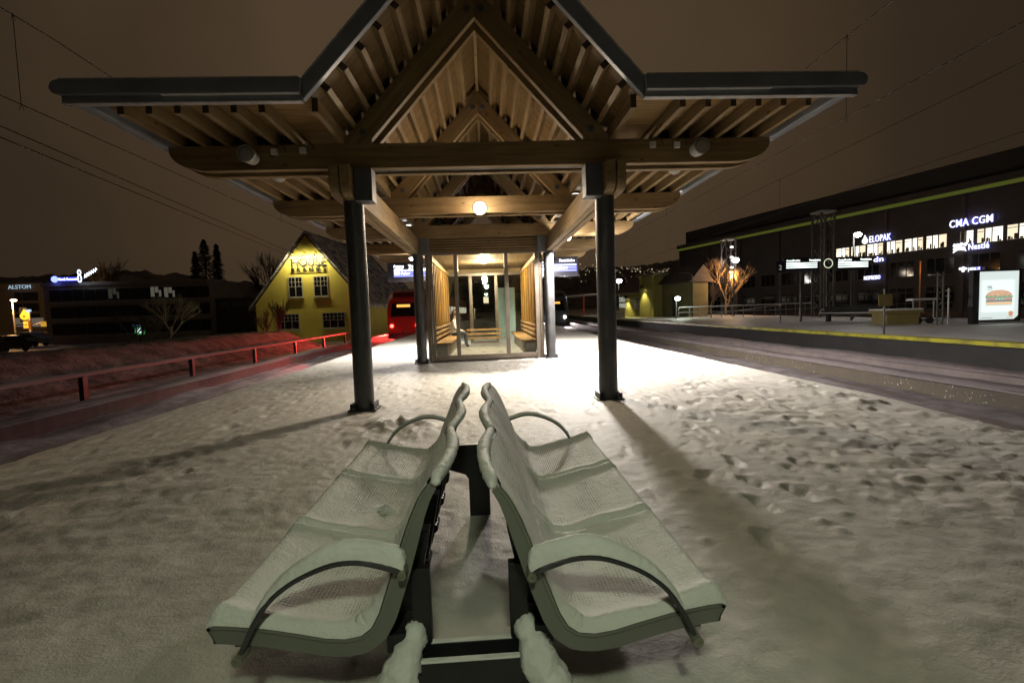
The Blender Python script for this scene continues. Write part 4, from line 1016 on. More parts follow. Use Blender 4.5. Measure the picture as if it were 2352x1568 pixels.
    # annex behind
    p = at(872, 735, 66); q = at(840, 620, 66)
    t = thing('station_annex', 'low yellow annex with a snowy gabled roof behind the yellow house', 'house', (p.x, 66, -.95), R(-14))
    obj('wall', MB().prism([(-2.4, 0), (2.2, 0), (2.2, 3.4), (-2.4, 3.4)], 0, 9), YEL, t)
    obj('roof', MB().prism([(-6.5, 3.4), (2.6, 3.3), (-1.6, 8.6), (-5.0, 8.6)], -.5, 9.5), TILE, t)
    for x in (-.4, .9): obj('door', MB().box(x, x+.7, -.04, -.001, .9, 2.6), BLACK, t)
    obj('dormer', MB().prism([(-3.2, 4.6), (-2.4, 4.6), (-2.4, 8.4), (-2.8, 10.3), (-3.2, 8.4)], -.9, -.55), YEL, t)
yellow_house()
# ================================================================== LEFT BACKGROUND
def left_background():
    # dark office block
    a = at(112, 800, 62); b = at(578, 800, 62); top = at(340, 652, 62).z
    t = thing('office_block', 'large dark office block between the pale tower and the yellow house', 'building', (a.x, 62, -.95))
    w = b.x-a.x; H = top+.95
    dk = mottled('dark_cladding', (.34,.29,.24), (.44,.39,.32), .7, .7, 0, .1)
    obj('wall', MB().box(0, w*.80, 0, 18, 0, H), dk, t); obj('roof_parapet', MB().box(-.15, w*.8+.15, -.15, 18, H+.002, H+.45), dk, t)
    obj('side_wing', MB().box(w*.802, w, 1.5, 16, 0, H*.72), mottled('grey_wing', (.11,.09,.085), (.15,.125,.115), .8, .8), t)
    dwin = mat('unlit_office_window', (.025,.024,.024), .55)
    proto = None
    for r_ in range(3):
        for c in range(14):
            o = obj('window', MB().box(0, 1.25, -.06, -.01, 0, 1.35), dwin, t) if proto is None else proto.copy()
            if proto is None: proto = o
            else: COL.objects.link(o); o.parent = t
            o.location = (.7+c*w*.8/14.3, 0, 1.1+r_*2.05)
    for r_ in range(3): obj('floor_band', MB().box(-.02, w*.8, -.10, -.002, .78+r_*2.05, .98+r_*2.05), mottled('band_render', (.40,.35,.29), (.5,.45,.37), 1), t)
    for px, py in ((359, 670), (390, 671), (262, 674)):
        p = at(px, py, 62); k = MB()
        for (x0, x1, z0, z1) in ((-.62, -.18, -.6, .6), (-.1, .3, -.1, .6), (.36, .62, -.6, .2)): k.box(p.x-a.x+x0, p.x-a.x+x1, -.085, -.065, p.z+.95+z0, p.z+.95+z1)
        obj('lit_window', k, emis('office_lit_window', (.9,.85,.65), .09 if px != 262 else .03), t)
    for i in range(5): obj('window', MB().box(w*.82+i*1.7, w*.82+i*1.7+1.3, 1.42, 1.49, H*.56, H*.64), mat('wing_window', (.2,.19,.19), .3), t)
    # signs on its roof
    p = at(150, 642, 61.5); s = thing('roof_sign', 'bright blue lit lettering with a round emblem on the dark roof', 'sign', (at(119, 642, 61.5).x, 61.5, at(119, 648, 61.5).z))
    bl = emis('blue_sign', (.12,.16,1.), 5); pale = emis('pale_blue_letter', (.5,.55,1.), 3)
    wS = at(180, 642, 61.5).x-at(119, 642, 61.5).x
    obj('emblem', MB().lathe([(0, -.1), (.36, -.1), (.38, 0), (0, 0)], (.35, 0, .33), 20, 'y'), bl, s)
    obj('backing', MB().box(.6, wS, -.02, .06, .05, .55), emis('blue_backing', (.05,.06,.9), 1.0), s)
    lettering('lettering', 'Norsk Romsenter', .46, pale, s, (.78, -.06, .16), .02, .006, sx=.72)
    ww = emis('white_outline_sign', (.75,.85,1.), 3.2)
    s = thing('roof_sign', 'white outlined vertical emblem with slanting white lettering on the roof', 'sign', (at(180, 648, 61).x, 61, at(180, 648, 61).z))
    em = MB()
    for (cz, rx, rz) in ((1.15, .17, .3), (.42, .2, .42)):
        pts = [(rx*math.cos(q)+.2, -.02, cz+rz*math.sin(q)) for q in [2*math.pi*i/16 for i in range(17)]]; em.tube(pts, .05, 6)
    obj('emblem', em, ww, s)
    lt = MB()
    for i in range(6):
        x0 = .75+i*.26; z0 = .45+i*.14
        for qa, qb in (((x0, z0), (x0+.08, z0+.5)), ((x0+.08, z0+.5), (x0+.2, z0+.1+.03*i)), ((x0, z0+.22), (x0+.2, z0+.36))): lt.tube([(qa[0], 0, qa[1]), (qb[0], 0, qb[1])], .035, 5)
    obj('lettering', lt, ww, s)
    # pale tower far left with lit name
    a = at(-40, 780, 95); b = at(112, 780, 95); top = at(40, 651, 95).z
    t = thing('pale_tower', 'pale plastered office tower with pale lit lettering behind the street lamp', 'building', (a.x, 95, -.95)); w = b.x-a.x; H = top+.95
    obj('wall', MB().box(0, w, 0, 14, 0, H), mottled('pale_render', (.17,.14,.115), (.23,.19,.16), .5, .85), t)
    for r_ in range(3):
        z = at(60, (681, 705, 731)[r_], 95).z+.95
        for px in (44, 62, 82):
            x = at(px, 690, 95).x-a.x
            obj('window', MB().box(x-.75, x+(.9 if px == 62 else .5), -.05, -.01, z-.8, z+.8), mat('tower_window', (.03,.03,.04), .2), t)
        obj('ledge', MB().box(w*.35, w, -.18, -.001, z-1.25, z-1.05), mottled('ledge', (.16,.14,.12), (.2,.18,.15), 1), t)
    for px, wd in ((47, 1.2), (78, 1.3), (91, .8)):
        x = at(px, 740, 95).x-a.x; z = at(px, 740, 95).z+.95; obj('lit_window', MB().box(x-wd, x+wd, -.08, -.055, z-.8, z+.8), emis('shop_window', (1,.8,.6), .11), t)
    s = thing('tower_sign', 'pale lit capital letters along the top of the pale tower', 'sign', (at(20, 664, 94.6).x, 94.6, at(20, 664, 94.6).z))
    lettering('lettering', 'ALSTOM', 1.02, emis('pale_cyan_letter', (.45,.62,.75), .7), s, (0, -.1, 0), .05, -.002, sx=1.02, spacing=1.03)
    # street lamp
    p = at(36.7, 778, 74)
    t = thing('street_lamp', 'tall street lamp with a glowing orange head before the pale tower', 'street lamp', (p.x, 74, -.95))
    hz = at(33, 690, 74).z+.95
    obj('pole', MB().tube([(0,0,0),(0,0,hz)], [.11,.07], 8), mottled('lamp_pole', (.3,.25,.2), (.4,.33,.27), 3), t); obj('arm', MB().tube([(0,0,hz),(.35,0,hz+.15)], .05, 6), STEEL, t)
    obj('lamp_head', MB().lathe([(0,-.14),(.28,-.1),(.36,.04),(.2,.14),(0,.16)], (.2,0,hz+.02), 14), emis('sodium_lens', (1,.55,.2), 30), t); lamp('street_light', 'POINT', (.2, -.5, hz-.4), 2600, (1,.55,.22), .3, t)
    # petrol sign
    p = at(72, 778, 76); t = thing('fuel_price_sign', 'fuel station pylon with a glowing yellow drop and orange prices', 'sign', (p.x, 76, -.95))
    z1 = at(72, 716, 76).z+.95; obj('pole', MB().box(-.16, .16, -.1, .1, 0, z1), mottled('pylon', (.3,.27,.22), (.36,.32,.27), 2), t)
    x = at(58.5, 726, 76).x-p.x; z = at(58.5, 726, 76).z+.95
    drop = [(x+.62*math.cos(R(q)), z+.55*math.sin(R(q))) for q in range(-225, 46, 15)]+[(x, z+1.05)]
    obj('emblem', MB().prism(drop, -.2, -.1), emis('yellow_drop', (1,.62,.02), 1.6), t)
    obj('emblem_core', MB().lathe([(0,-.24),(.2,-.24),(.2,-.201),(0,-.201)], (x, 0, z-.05), 14, 'y'), emis('drop_core', (1,.3,.02), .8), t)
    obj('board', MB().box(x-.75, -.18, -.09, .05, z-.9, z+1.3), DARKCASE, t)
    xp = at(60, 751, 76).x-p.x; zp = at(60, 751, 76).z+.95
    obj('price_board', MB().box(xp-.25, xp+.75, -.16, -.08, zp-.25, zp+1.0), emis('price_glow', (.8,.16,.0), .35), t)
    for s_, dz in (('495', .42), ('525', -.12)): lettering('lettering', s_, .6, emis('orange_digits', (1,.42,.03), 3.2), t, (xp-.2, -.19, zp+dz), .01, .006, sx=.8)
    s = obj('topper', MB().box(-.35, .3, -.12, .1, z1+.01, z1+.35), emis('blue_topper', (.5,.7,1), .9), t)
    p = at(94, 750, 75); t = thing('fuel_canopy', 'small orange fascia of the fuel station canopy', 'canopy', (p.x, 75, p.z)); obj('fascia', MB().box(0, 2.2, 0, 3, -.0, .75), emis('orange_fascia', (1,.5,.04), .55), t); obj('roof', MB().prism([(-1.2, .3), (2.2, .751), (2.2, 2.0), (1.6, 1.6), (.9, .80), (-.3, .60)], 0, 3), mottled('pale_roof', (.4,.36,.32), (.5,.45,.4), 2), t)
    # cars
    def car(label, px, py, Y, col, rz, snow, lights=False):
        p = at(px, py, Y); t = thing('parked_car', label, 'car', (p.x, Y, -.95), rz, 'parked cars beyond the snow bank')
        prof = [(-2.1,.35),(-2.15,.75),(-1.9,.95),(-1.2,1.05),(-.55,1.5),(.9,1.52),(1.6,1.05),(2.1,.95),(2.15,.5),(2.05,.35)]
        obj('body', MB().prism(prof, -.85, .85), mottled('car_paint', col, tuple(i*1.2 for i in col), 2, .3), t, bevel=.08)
        obj('window', MB().prism([(-1.05,1.06),(-.5,1.45),(.85,1.46),(1.4,1.06)], -.862, .862), DGLASS, t)
        if snow: obj('roof_snow', MB().prism([(-.6,1.53),(.95,1.54),(.8,1.66),(-.45,1.66)], -.75, .75), SNOW, t, bevel=.05)
        for wx in (-1.3, 1.3):
            for wy in (-.8, .8): obj('wheel', MB().lathe([(0,-.1),(.3,-.1),(.33,-.06),(.33,.06),(.3,.1),(0,.1)], (wx, wy, .33), 14, 'y'), BLACK, t)
        if lights:
            for wy in (-.6, .6): obj('tail_lamp', MB().box(-2.2, -2.12, wy-.16, wy+.16, .7, .85), emis('car_tail_lens', (1,.04,.02), 6), t)
    car('dark car parked under the orange fuel station canopy', 90, 770, 72, (.02,.02,.03), R(5), False)
    car('snow covered car parked behind the snow bank near the pale tower', 62, 785, 58, (.3,.3,.3), R(8), True)
    car('dark car with a red tail lamp at the end of the snow bank', 8, 800, 46, (.03,.02,.02), R(96), False, True)
    p = at(310, 768, 50); t = thing('lit_kiosk_sign', 'small green and white lit shop sign behind the leaning branches', 'sign', (p.x, 50, -.95))
    z = p.z+.95; obj('panel', MB().box(0, .95, 0, .12, z, z+.78), emis('green_panel', (.08,.5,.12), .5), t); obj('sign_face', MB().box(.2, .62, -.03, -.001, z+.16, z+.62), emis('white_panel', (.75,.9,1.), 1.5), t); obj('post', MB().box(.4, .5, .03, .1, 0, z-.002), STEEL, t); obj('top_bar', MB().box(-.15, .7, 0, .05, z+.85, z+.93), emis('blue_bar', (.15,.25,.6), .6), t)
left_background()
# ------------------------------------------------------------------ trees
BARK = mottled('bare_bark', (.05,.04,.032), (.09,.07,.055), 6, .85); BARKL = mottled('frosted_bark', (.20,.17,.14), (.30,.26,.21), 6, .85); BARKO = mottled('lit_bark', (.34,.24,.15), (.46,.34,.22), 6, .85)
def bare_tree(label, loc, h, mt, seed, lean=0, spread=.55, group=None, depth=5):
    rs = random.Random(seed); t = thing('bare_tree', label, 'tree', loc, 0, group)
    tr = MB(); cr = MB()
    def grow(p, d, ln, r, lv):
        q = p+d*ln; mid = p+d*ln*.5+Vector((rs.uniform(-1,1), rs.uniform(-1,1), rs.uniform(-.3,.3)))*ln*.06
        (tr if lv == 0 else cr).tube([p, mid, q], [r, r*.85, r*.7], 6 if lv < 2 else 4, cap=False)
        if lv >= depth: return
        for _ in range(4 if lv < 3 else 3):
            nd = (d+Vector((rs.uniform(-1,1), rs.uniform(-1,1), rs.uniform(-.25,.7)))*spread).normalized()
            grow(p+d*ln*rs.uniform(.55, 1.), nd, ln*rs.uniform(.55,.8), r*.62, lv+1)
    grow(Vector((0,0,0)), Vector((lean, 0, 1)).normalized(), h*.32, h*.013, 0)
    obj('trunk', tr, mt, t); obj('crown', cr, mt, t)
def P(px, py, Y): p = at(px, py, Y); return (p.x, Y, -.95)
G = 'bare trees along the snow bank'
bare_tree('pale bare tree before the middle of the dark office block', P(392, 775, 40), 6.0, BARKL, 3, .05, .6, G)
bare_tree('dark bare tree leaning steeply near the lit kiosk sign', P(282, 780, 42), 4.6, BARK, 5, .7, .5, G)
bare_tree('second dark leaning tree crossing behind the lit kiosk sign', P(300, 785, 39), 4.0, BARK, 8, .9, .45, G)
bare_tree('small bushy bare tree beside the kiosk sign with frosted twigs', P(345, 775, 45), 3.6, BARKL, 11, .1, .9, G)
bare_tree('slender bare sapling before the ground floor of the yellow house', P(640, 758, 36), 4.6, BARK, 13, .0, .4, G)
bare_tree('lower bare sapling beside the slender one before the yellow house', P(612, 758, 35), 3.4, BARK, 17, -.1, .45, G)
bare_tree('tall thin bare tree rising above the dark office roof', P(255, 700, 80), 15, BARK, 19, 0, .35, G)
bare_tree('faint bare tree above the grey wing beside the yellow house', P(620, 700, 75), 13, BARK, 23, 0, .4, G)
def conifer(label, px, pyb, pyt, Y, w, seed):
    rs = random.Random(seed); b = at(px, pyb, Y); tp = at(px, pyt, Y); h = tp.z+.95
    t = thing('conifer', label, 'tree', (b.x, Y, -.95), 0, 'conifers above the dark roofs')
    obj('trunk', MB().tube([(0,0,0),(0,0,h*.95)], [.3,.05], 7), BARK, t)
    mb = MB()
    for _ in range(2600):
        z = h*(.25+.75*rs.random()**.9); rr = w*(1-(z/h))**.75*(.6+.5*abs(math.sin(z*2.1+seed)))
        a = rs.uniform(0, 6.283); q = rs.random()**.5*rr; c = Vector((q*math.cos(a), q*math.sin(a), z-q*.25)); s = rs.uniform(.25,.5)
        d = Vector((math.cos(a), math.sin(a), -.45))*s; n = Vector((-math.sin(a), math.cos(a), rs.uniform(-.4,.4)))*s*.35
        mb.add([c-n, c+n, c+d], [(0,1,2)])
    obj('crown', mb, mottled('dark_needles', (.018,.024,.016), (.035,.042,.03), 2, .8), t)
conifer('broad dark conifer, tallest of the pair above the dark roofs', 478, 700, 549, 85, 3.6, 2)
conifer('narrow dark conifer beside the broad one above the dark roofs', 506, 700, 560, 86, 2.2, 4)
conifer('short dark conifer on the outer side of the broad one', 456, 700, 577, 87, 2.0, 6)
# ================================================================== RIGHT BACKGROUND
def right_building():
    P0 = at(2235, 600, 45); d = Vector((-.242, .970, 0)); n = Vector((-.970, -.242, 0)); rz = math.atan2(-.970, .242)
    def fac(px, py, off=0.):
        r = ray(px, py); o = P0+n*off; s = (o-CAMP).dot(n)/r.dot(n); p = CAMP+r*s; return ((p-P0).dot(-d), p.z+.95)
    base = Vector((P0.x, P0.y, -.95))
    t = thing('long_office_building', 'long dark office building with a row of lit windows behind the far platform', 'building', base, rz)
    u0 = fac(1560, 600)[0]; u1 = 16.0; ztop = fac(2300, 430)[1]
    dk = mottled('dark_facade', (.05,.04,.036), (.085,.07,.062), .35, .6, 0, .1)
    obj('wall', MB().box(u0, u1, 0, 22, 0, ztop), dk, t)
    # cornice with an added green strip glowing like the train's light trail
    obj('cornice', MB().box(u0, u1, -.5, 0, ztop-.02, ztop+1.1), dk, t)
    obj('trail_strip', MB().box(u0, u1, -.54, -.502, ztop+.05, ztop+.42), emis('green_strip', (.33,.40,.05), .17), t)
    obj('parapet', MB().box(u0, u1, 1.5, 6, ztop+.002, ztop+3.6), mottled('roof_storey', (.035,.032,.03), (.05,.046,.042), .3), t)
    # bands
    zl0, zl1 = fac(2235, 547)[1]-.62, fac(2235, 547)[1]+.9
    lit = [emis('lit_office_a', (1,.93,.72), 1.5), emis('lit_office_b', (1,.95,.82), 2.0), emis('lit_office_c', (1,.86,.6), 1.1)]
    H_ = [(200,252),(262,295),(303,343),(372,412),(424,458),(470,530),(557,622),(633,668),(682,731),(763,810),(825,868),(880,952),(987,1060),(1078,1122),(1138,1190),(1236,1295),(1312,1360),(1378,1462),(1625,1675),(1697,1768),(1820,1892),(1914,1978),(1996,2108),(2165,2280),(2305,2420)]
    zb0 = None
    for i, (a, b) in enumerate(H_):
        xc = (a+b)/2; pa = 1881.6+.2*a; pb = 1881.6+.2*b
        yb = 570-(xc-200)*(570-318)/(2200-200)
        py = 470.4+.2*yb
        ua, zb = fac(pa, py); ub, _ = fac(pb, py)
        z0 = fac(2235, 533.5+.0)[1]*0+zb
        hh = 1.25
        zc = fac(1881.6+.2*1200, 470.4+.2*445)[1]
        fr_ = obj('lit_window', MB().box(ua, ub, -.04, -.005, zc-.62, zc+.68), lit[i % 3], t)
        rs = random.Random(i)
        cl = MB()
        for _ in range(3):
            x = rs.uniform(ua, ub-.25*(ub-ua)); cl.box(x, x+rs.uniform(.12,.4)*(ub-ua), -.06, -.042, zc-.62, zc-.62+rs.uniform(.1,.55))
        obj('silhouette', cl, mat('room_furniture', (.2,.13,.08), .7), fr_)
        if i % 4 != 1: obj('blind', MB().box(ua, ub, -.055, -.042, zc+.40, zc+.46), mat('blind', (.25,.2,.15), .7), fr_)
    # dark windows with frames, bands of ledges
    frm = mottled('window_frame_dim', (.085,.07,.058), (.12,.10,.08), 2, .6)
    proto = None
    rows = [fac(2235, 585)[1]-.6, fac(2235, 618)[1]-1.0, 4.6, 1.3]
    for r_, z in enumerate([zc-3.4, zc-6.3, max(zc-9.3, .9)]):
        if z < .4: continue
        u = u0+1
        while u < u1-3:
            if proto is None:
                f = MB()
                for b in ((0,2.6,-.05,-.002,0,.08),(0,2.6,-.05,-.002,1.72,1.8),(0,.08,-.05,-.002,.08,1.72),(2.52,2.6,-.05,-.002,.08,1.72),(.82,.9,-.05,-.002,.08,1.72),(1.7,1.78,-.05,-.002,.08,1.72)): f.box(*b)
                proto = obj('window', f, frm, t); pp = obj('pane', MB().box(.04, 2.56, -.025, -.012, .04, 1.76), DGLASS, proto); o = proto
            else:
                o = proto.copy(); COL.objects.link(o); o.parent = t; c = pp.copy(); COL.objects.link(c); c.parent = o
            o.location = (u, 0, z); u += 3.7
    for z in (zc-.95, zc+1.15, zc-4.2, zc-7.0): 
        if z > .3: obj('ledge', MB().box(u0, u1, -.12, -.001, z, z+.18), dk, t)
    obj('brick_band', MB().box(u0, u1, -.10, -.002, max(zc-7.9, .2), max(zc-7.9, .2)+.35), mottled('rusty_band', (.12,.06,.035), (.17,.09,.05), 1), t)
    u = u0+.4
    while u < u1: obj('pier', MB().box(u, u+.35, -.16, -.122, .2, ztop-.05), mottled('pier_brick', (.075,.055,.048), (.11,.085,.072), .8), t); u += 7.4
    # lettered signs: things of their own on the facade
    blue = emis('blue_white_letter', (.86,.88,1.), 1.7); halo = emis('blue_side_glow', (.10,.10,1.), 1.0)
    G = 'lit company signs on the long office building'
    def sign(label, pxl, pyl, pxr, pyt, text, sxk=1., bold=.008, emblem=None):
        u_l, z_l = fac(pxl, pyl); u_r, _ = fac(pxr, pyl-(pxr-pxl)*.15); hgt = fac(pxl, pyt)[1]-z_l
        o = P0-d*u_l+n*.35; s = thing('company_sign', label, 'sign', (o.x, o.y, z_l-.95), rz, G)
        wid = u_r-u_l; x0 = 0
        if emblem: x0 = emblem(s, hgt, wid)
        L_ = lettering('lettering', text, hgt*1.38, blue, s, (x0, 0, 0), .03, bold*hgt, spacing=1.08)
        bpy.context.view_layer.update(); k = (wid-x0)/max(L_.dimensions.x, .01); L_.scale = (k, 1, 1)
        b2 = lettering('glow_backing', text, hgt*1.38, halo, s, (x0, .12, 0), .01, bold*hgt+.02*hgt, spacing=1.08); b2.scale = (k, 1, 1)
        lamp('sign_glow', 'POINT', (wid/2, .18, hgt*.5), 9*hgt*wid, (.25,.25,1.), .15, s)
        return s
    def em_drop(s, h, w):
        obj('emblem', MB().lathe([(0,-.05),(h*.42,-.05),(h*.46,.05),(0,.05)], (h*.5, 0, h*.35), 18, 'y'), blue, s); obj('emblem', MB().prism([(h*.3, h*.8), (h*.75, h*.75), (h*.5, h*1.25)], -.05, .05), blue, s); return h*1.15
    def em_birds(s, h, w):
        m_ = MB()
        for x, z, r in ((.45, .35, .34), (.95, .5, .42), (1.5, .3, .30), (.7, .95, .26), (1.25, 1.05, .24), (.25, .9, .18), (1.75, .85, .18)): m_.lathe([(0,-.05),(r*h,-.05),(r*h,.05),(0,.05)], (x*h, 0, z*h), 10, 'y')
        for a, b in (((.1,-.2),(.9,.4)), ((1.9,-.1),(1.2,.6)), ((.2,1.2),(.7,.8)), ((1.95,1.2),(1.3,.9))): m_.tube([(a[0]*h, 0, a[1]*h), (b[0]*h, 0, b[1]*h)], .1*h, 5)
        obj('emblem', m_, blue, s); return h*2.15
    def em_cone(s, h, w):
        m_ = MB()
        for x, z, r in ((.3,.85,.3), (.85,.95,.32), (1.3,.8,.25), (.8,.35,.28)): m_.lathe([(0,-.05),(r*h,-.05),(r*h,.05),(0,.05)], (x*h, 0, z*h), 12, 'y')
        obj('emblem', m_, blue, s); return h*1.75
    sign('largest lit white sign, two words, above the row of lit windows', 2185.5, 524, 2285, 507, 'CMA CGM', bold=.012)
    sign('lit white sign with a drop emblem at the near end of the lit window row', 1984, 560, 2050, 545, 'ELOPAK', bold=.008, emblem=em_drop)
    sign('lit white sign with a tangled bird emblem just below the lit windows', 2193, 578, 2276, 564, 'Nestlé', bold=.012, emblem=em_birds)
    sign('shortest lit sign with only two letters below the lit windows', 2011, 602, 2033, 590, 'dn', bold=.012)
    sign('lit white sign with a round cone emblem above the burger poster', 2208, 626, 2256, 616, 'HJEM-IS', bold=.008, emblem=em_cone)
    sign('lowest lit sign of the building, thin wide capitals', 1989, 643, 2026, 634, 'NESPRESSO', bold=.004)
    return fac
right_building()
def mast(label, px, pyb_z, Y, pyt, w, lit):
    p = at(px, 650, Y); zt = at(px, pyt, Y).z+.95
    t = thing('lattice_mast', label, 'mast', (p.x, Y, -.95), 0, 'lattice masts beside the far platform')
    mb = MB()
    for sx in (-1, 1): 
        for sy in (-1, 1): mb.box(sx*w/2-.06, sx*w/2+.06, sy*w/2-.06, sy*w/2+.06, 0, zt)
    n = max(4, int(zt/(w*1.1)))
    for i in range(n):
        z0, z1 = zt*i/n, zt*(i+1)/n; s = 1 if i % 2 else -1
        for sy in (-1, 1): mb.tube([(-s*w/2, sy*w/2, z0), (s*w/2, sy*w/2, z1)], .035, 4)
        for sx in (-1, 1): mb.tube([(sx*w/2, -s*w/2, z0), (sx*w/2, s*w/2, z1)], .035, 4)
    obj('frame', mb, mottled('mast_steel', (.07,.066,.066), (.11,.105,.10), 2, .55, .4), t)
    obj('top_frame', MB().box(-w/2-.1, w/2+.1, -w/2-.1, w/2+.1, zt+.002, zt+.14), GALV, t)
    if lit:
        for i in range(4): obj('lamp', MB().lathe([(0,-.1),(.16,-.06),(.16,.06),(0,.1)], (0, -w/2-.1, zt*(.55+.12*i)), 10), emis('mast_lens', (1,.9,.75), 5), t)
        lamp('mast_light', 'POINT', (0, 0, zt*.75), 130, (1,.9,.8), .2, t)
mast('large lattice mast reaching the roof of the long office building', 1890, 0, 36, 490, 1.0, False)
mast('smaller lattice mast with lit lamps beside the glowing tree', 1674, 0, 52, 552, 1.1, True)
def flood(label, px, py, Y, pw, r, col=(1,.93,.85)):
    p = at(px, py, Y); t = thing('flood_lamp', label, 'lamp post', (p.x, Y, -.0 if p.x > 13 else -.95), 0, 'flood lamps along the far platform'); b = 0 if p.x > 13 else .95
    h = p.z+b
    obj('pole', MB().tube([(0, .3, 0), (0, .3, h+.15)], [.08,.05], 8), STEEL, t)
    obj('arm', MB().tube([(0, .3, h+.12), (0, 0, h+.12)], .03, 6), STEEL, t)
    obj('lens', MB().lathe([(0,-r*.8),(r*.7,-r*.6),(r,0),(r*.7,r*.5),(0,r*.6)], (0,-.05,h), 16), emis('flood_lens', col, 25), t, smooth=True)
    if pw: lamp('flood_light', 'POINT', (0, -r-.3, h-r-.2), pw, col, .2, t)
flood('brightest flood lamp beside the drop emblem sign', 1969, 539, 30, 110, .22)
flood('flood lamp close to the smaller lattice mast', 1689, 597, 46, 130, .34)
flood('greenish white flood lamp in front of the yellow station building', 1556, 685, 44, 70, .26, (.85,1,.8))
flood('warm lamp seen right beside the column, above the station building', 1500, 634, 60, 90, .35, (1,.8,.6))
flood('small far lamp between the shelter and the column', 1422, 645, 75, 200, .45)
# displays and clock on the far platform
def far_displays():
    wt = emis('pale_display_row', (.85,1.,.92), 2.0); txt = emis('pale_display_text', (.9,1,.95), 2.6)
    for (xa, ya, xb, yb, lab) in ((1806, 617, 1877, 595, 'far platform departure board between the track number and the round clock'), (1925, 615, 1994, 593, 'far platform departure board beyond the round clock')):
        a, b = at(xa, ya, 28), at(xb, yb, 28); w, h = b.x-a.x, b.z-a.z
        t = thing('departure_board', lab, 'departure screen', (a.x, 28, a.z), 0, 'departure boards on the far platform')
        obj('case', MB().box(-.1, w+.1, 0, .2, -.15, h+.12), DARKCASE, t); 
        obj('post', MB().box(w*.48, w*.54, .06, .14, -a.z, -.152), STEEL, t)
        for k in range(3): obj('row', MB().box(0, w, -.01, -.003, h*(.02+.24*k), h*(.16+.24*k)), wt, t)
        for s, x, z in (('Avgang', 0, .80), ('Togslag', .2, .80), ('Forsinkelse', .74, .80)): lettering('lettering', s, .15, txt, t, (w*x, -.02, h*z), .002, .003)
        if xa > 1900: lettering('lettering', '19:17  Spikkestad', .15, txt, t, (0, -.02, h*.50), .002, .003)
    c = at(1901, 605, 28); t = thing('station_clock', 'round station clock face with a glowing rim between the departure boards', 'clock', (c.x, 28, c.z))
    r = .26; mb = MB().tube([(r*math.cos(q), -.06, r*math.sin(q)) for q in [2*math.pi*i/32 for i in range(33)]], .02, 6)
    obj('rim', mb, emis('clock_rim', (.8,.85,.6), 1.2), t); obj('face', MB().lathe([(0,-.05),(r,-.05),(r,.1),(0,.1)], (0,0,0), 32, 'y'), mat('clock_face', (.05,.05,.045), .4), t)
    obj('hand', MB().box(-.012, .012, -.062, -.055, 0, .2), WHITEP, t); obj('hand', MB().box(0, .14, -.064, -.058, -.012, .012), WHITEP, t)
    obj('post', MB().box(-.05, .05, .0, .08, -c.z, -.31), STEEL, t)
    c = at(1795, 616, 28); t = thing('track_number', 'dim numeral two plate beside the far departure board', 'sign', (c.x-.2, 28, c.z-.1)); obj('plate', MB().box(-.1, .45, .03, .06, -.15, .5), DARKCASE, t); lettering('lettering', '2', .42, emis('dim_numeral', (.5,.5,.45), .5), t, (.03, 0, 0), .004)
    obj('post', MB().box(.15, .2, .065, .1, -c.z+.1, .4), STEEL, t)
far_displays()
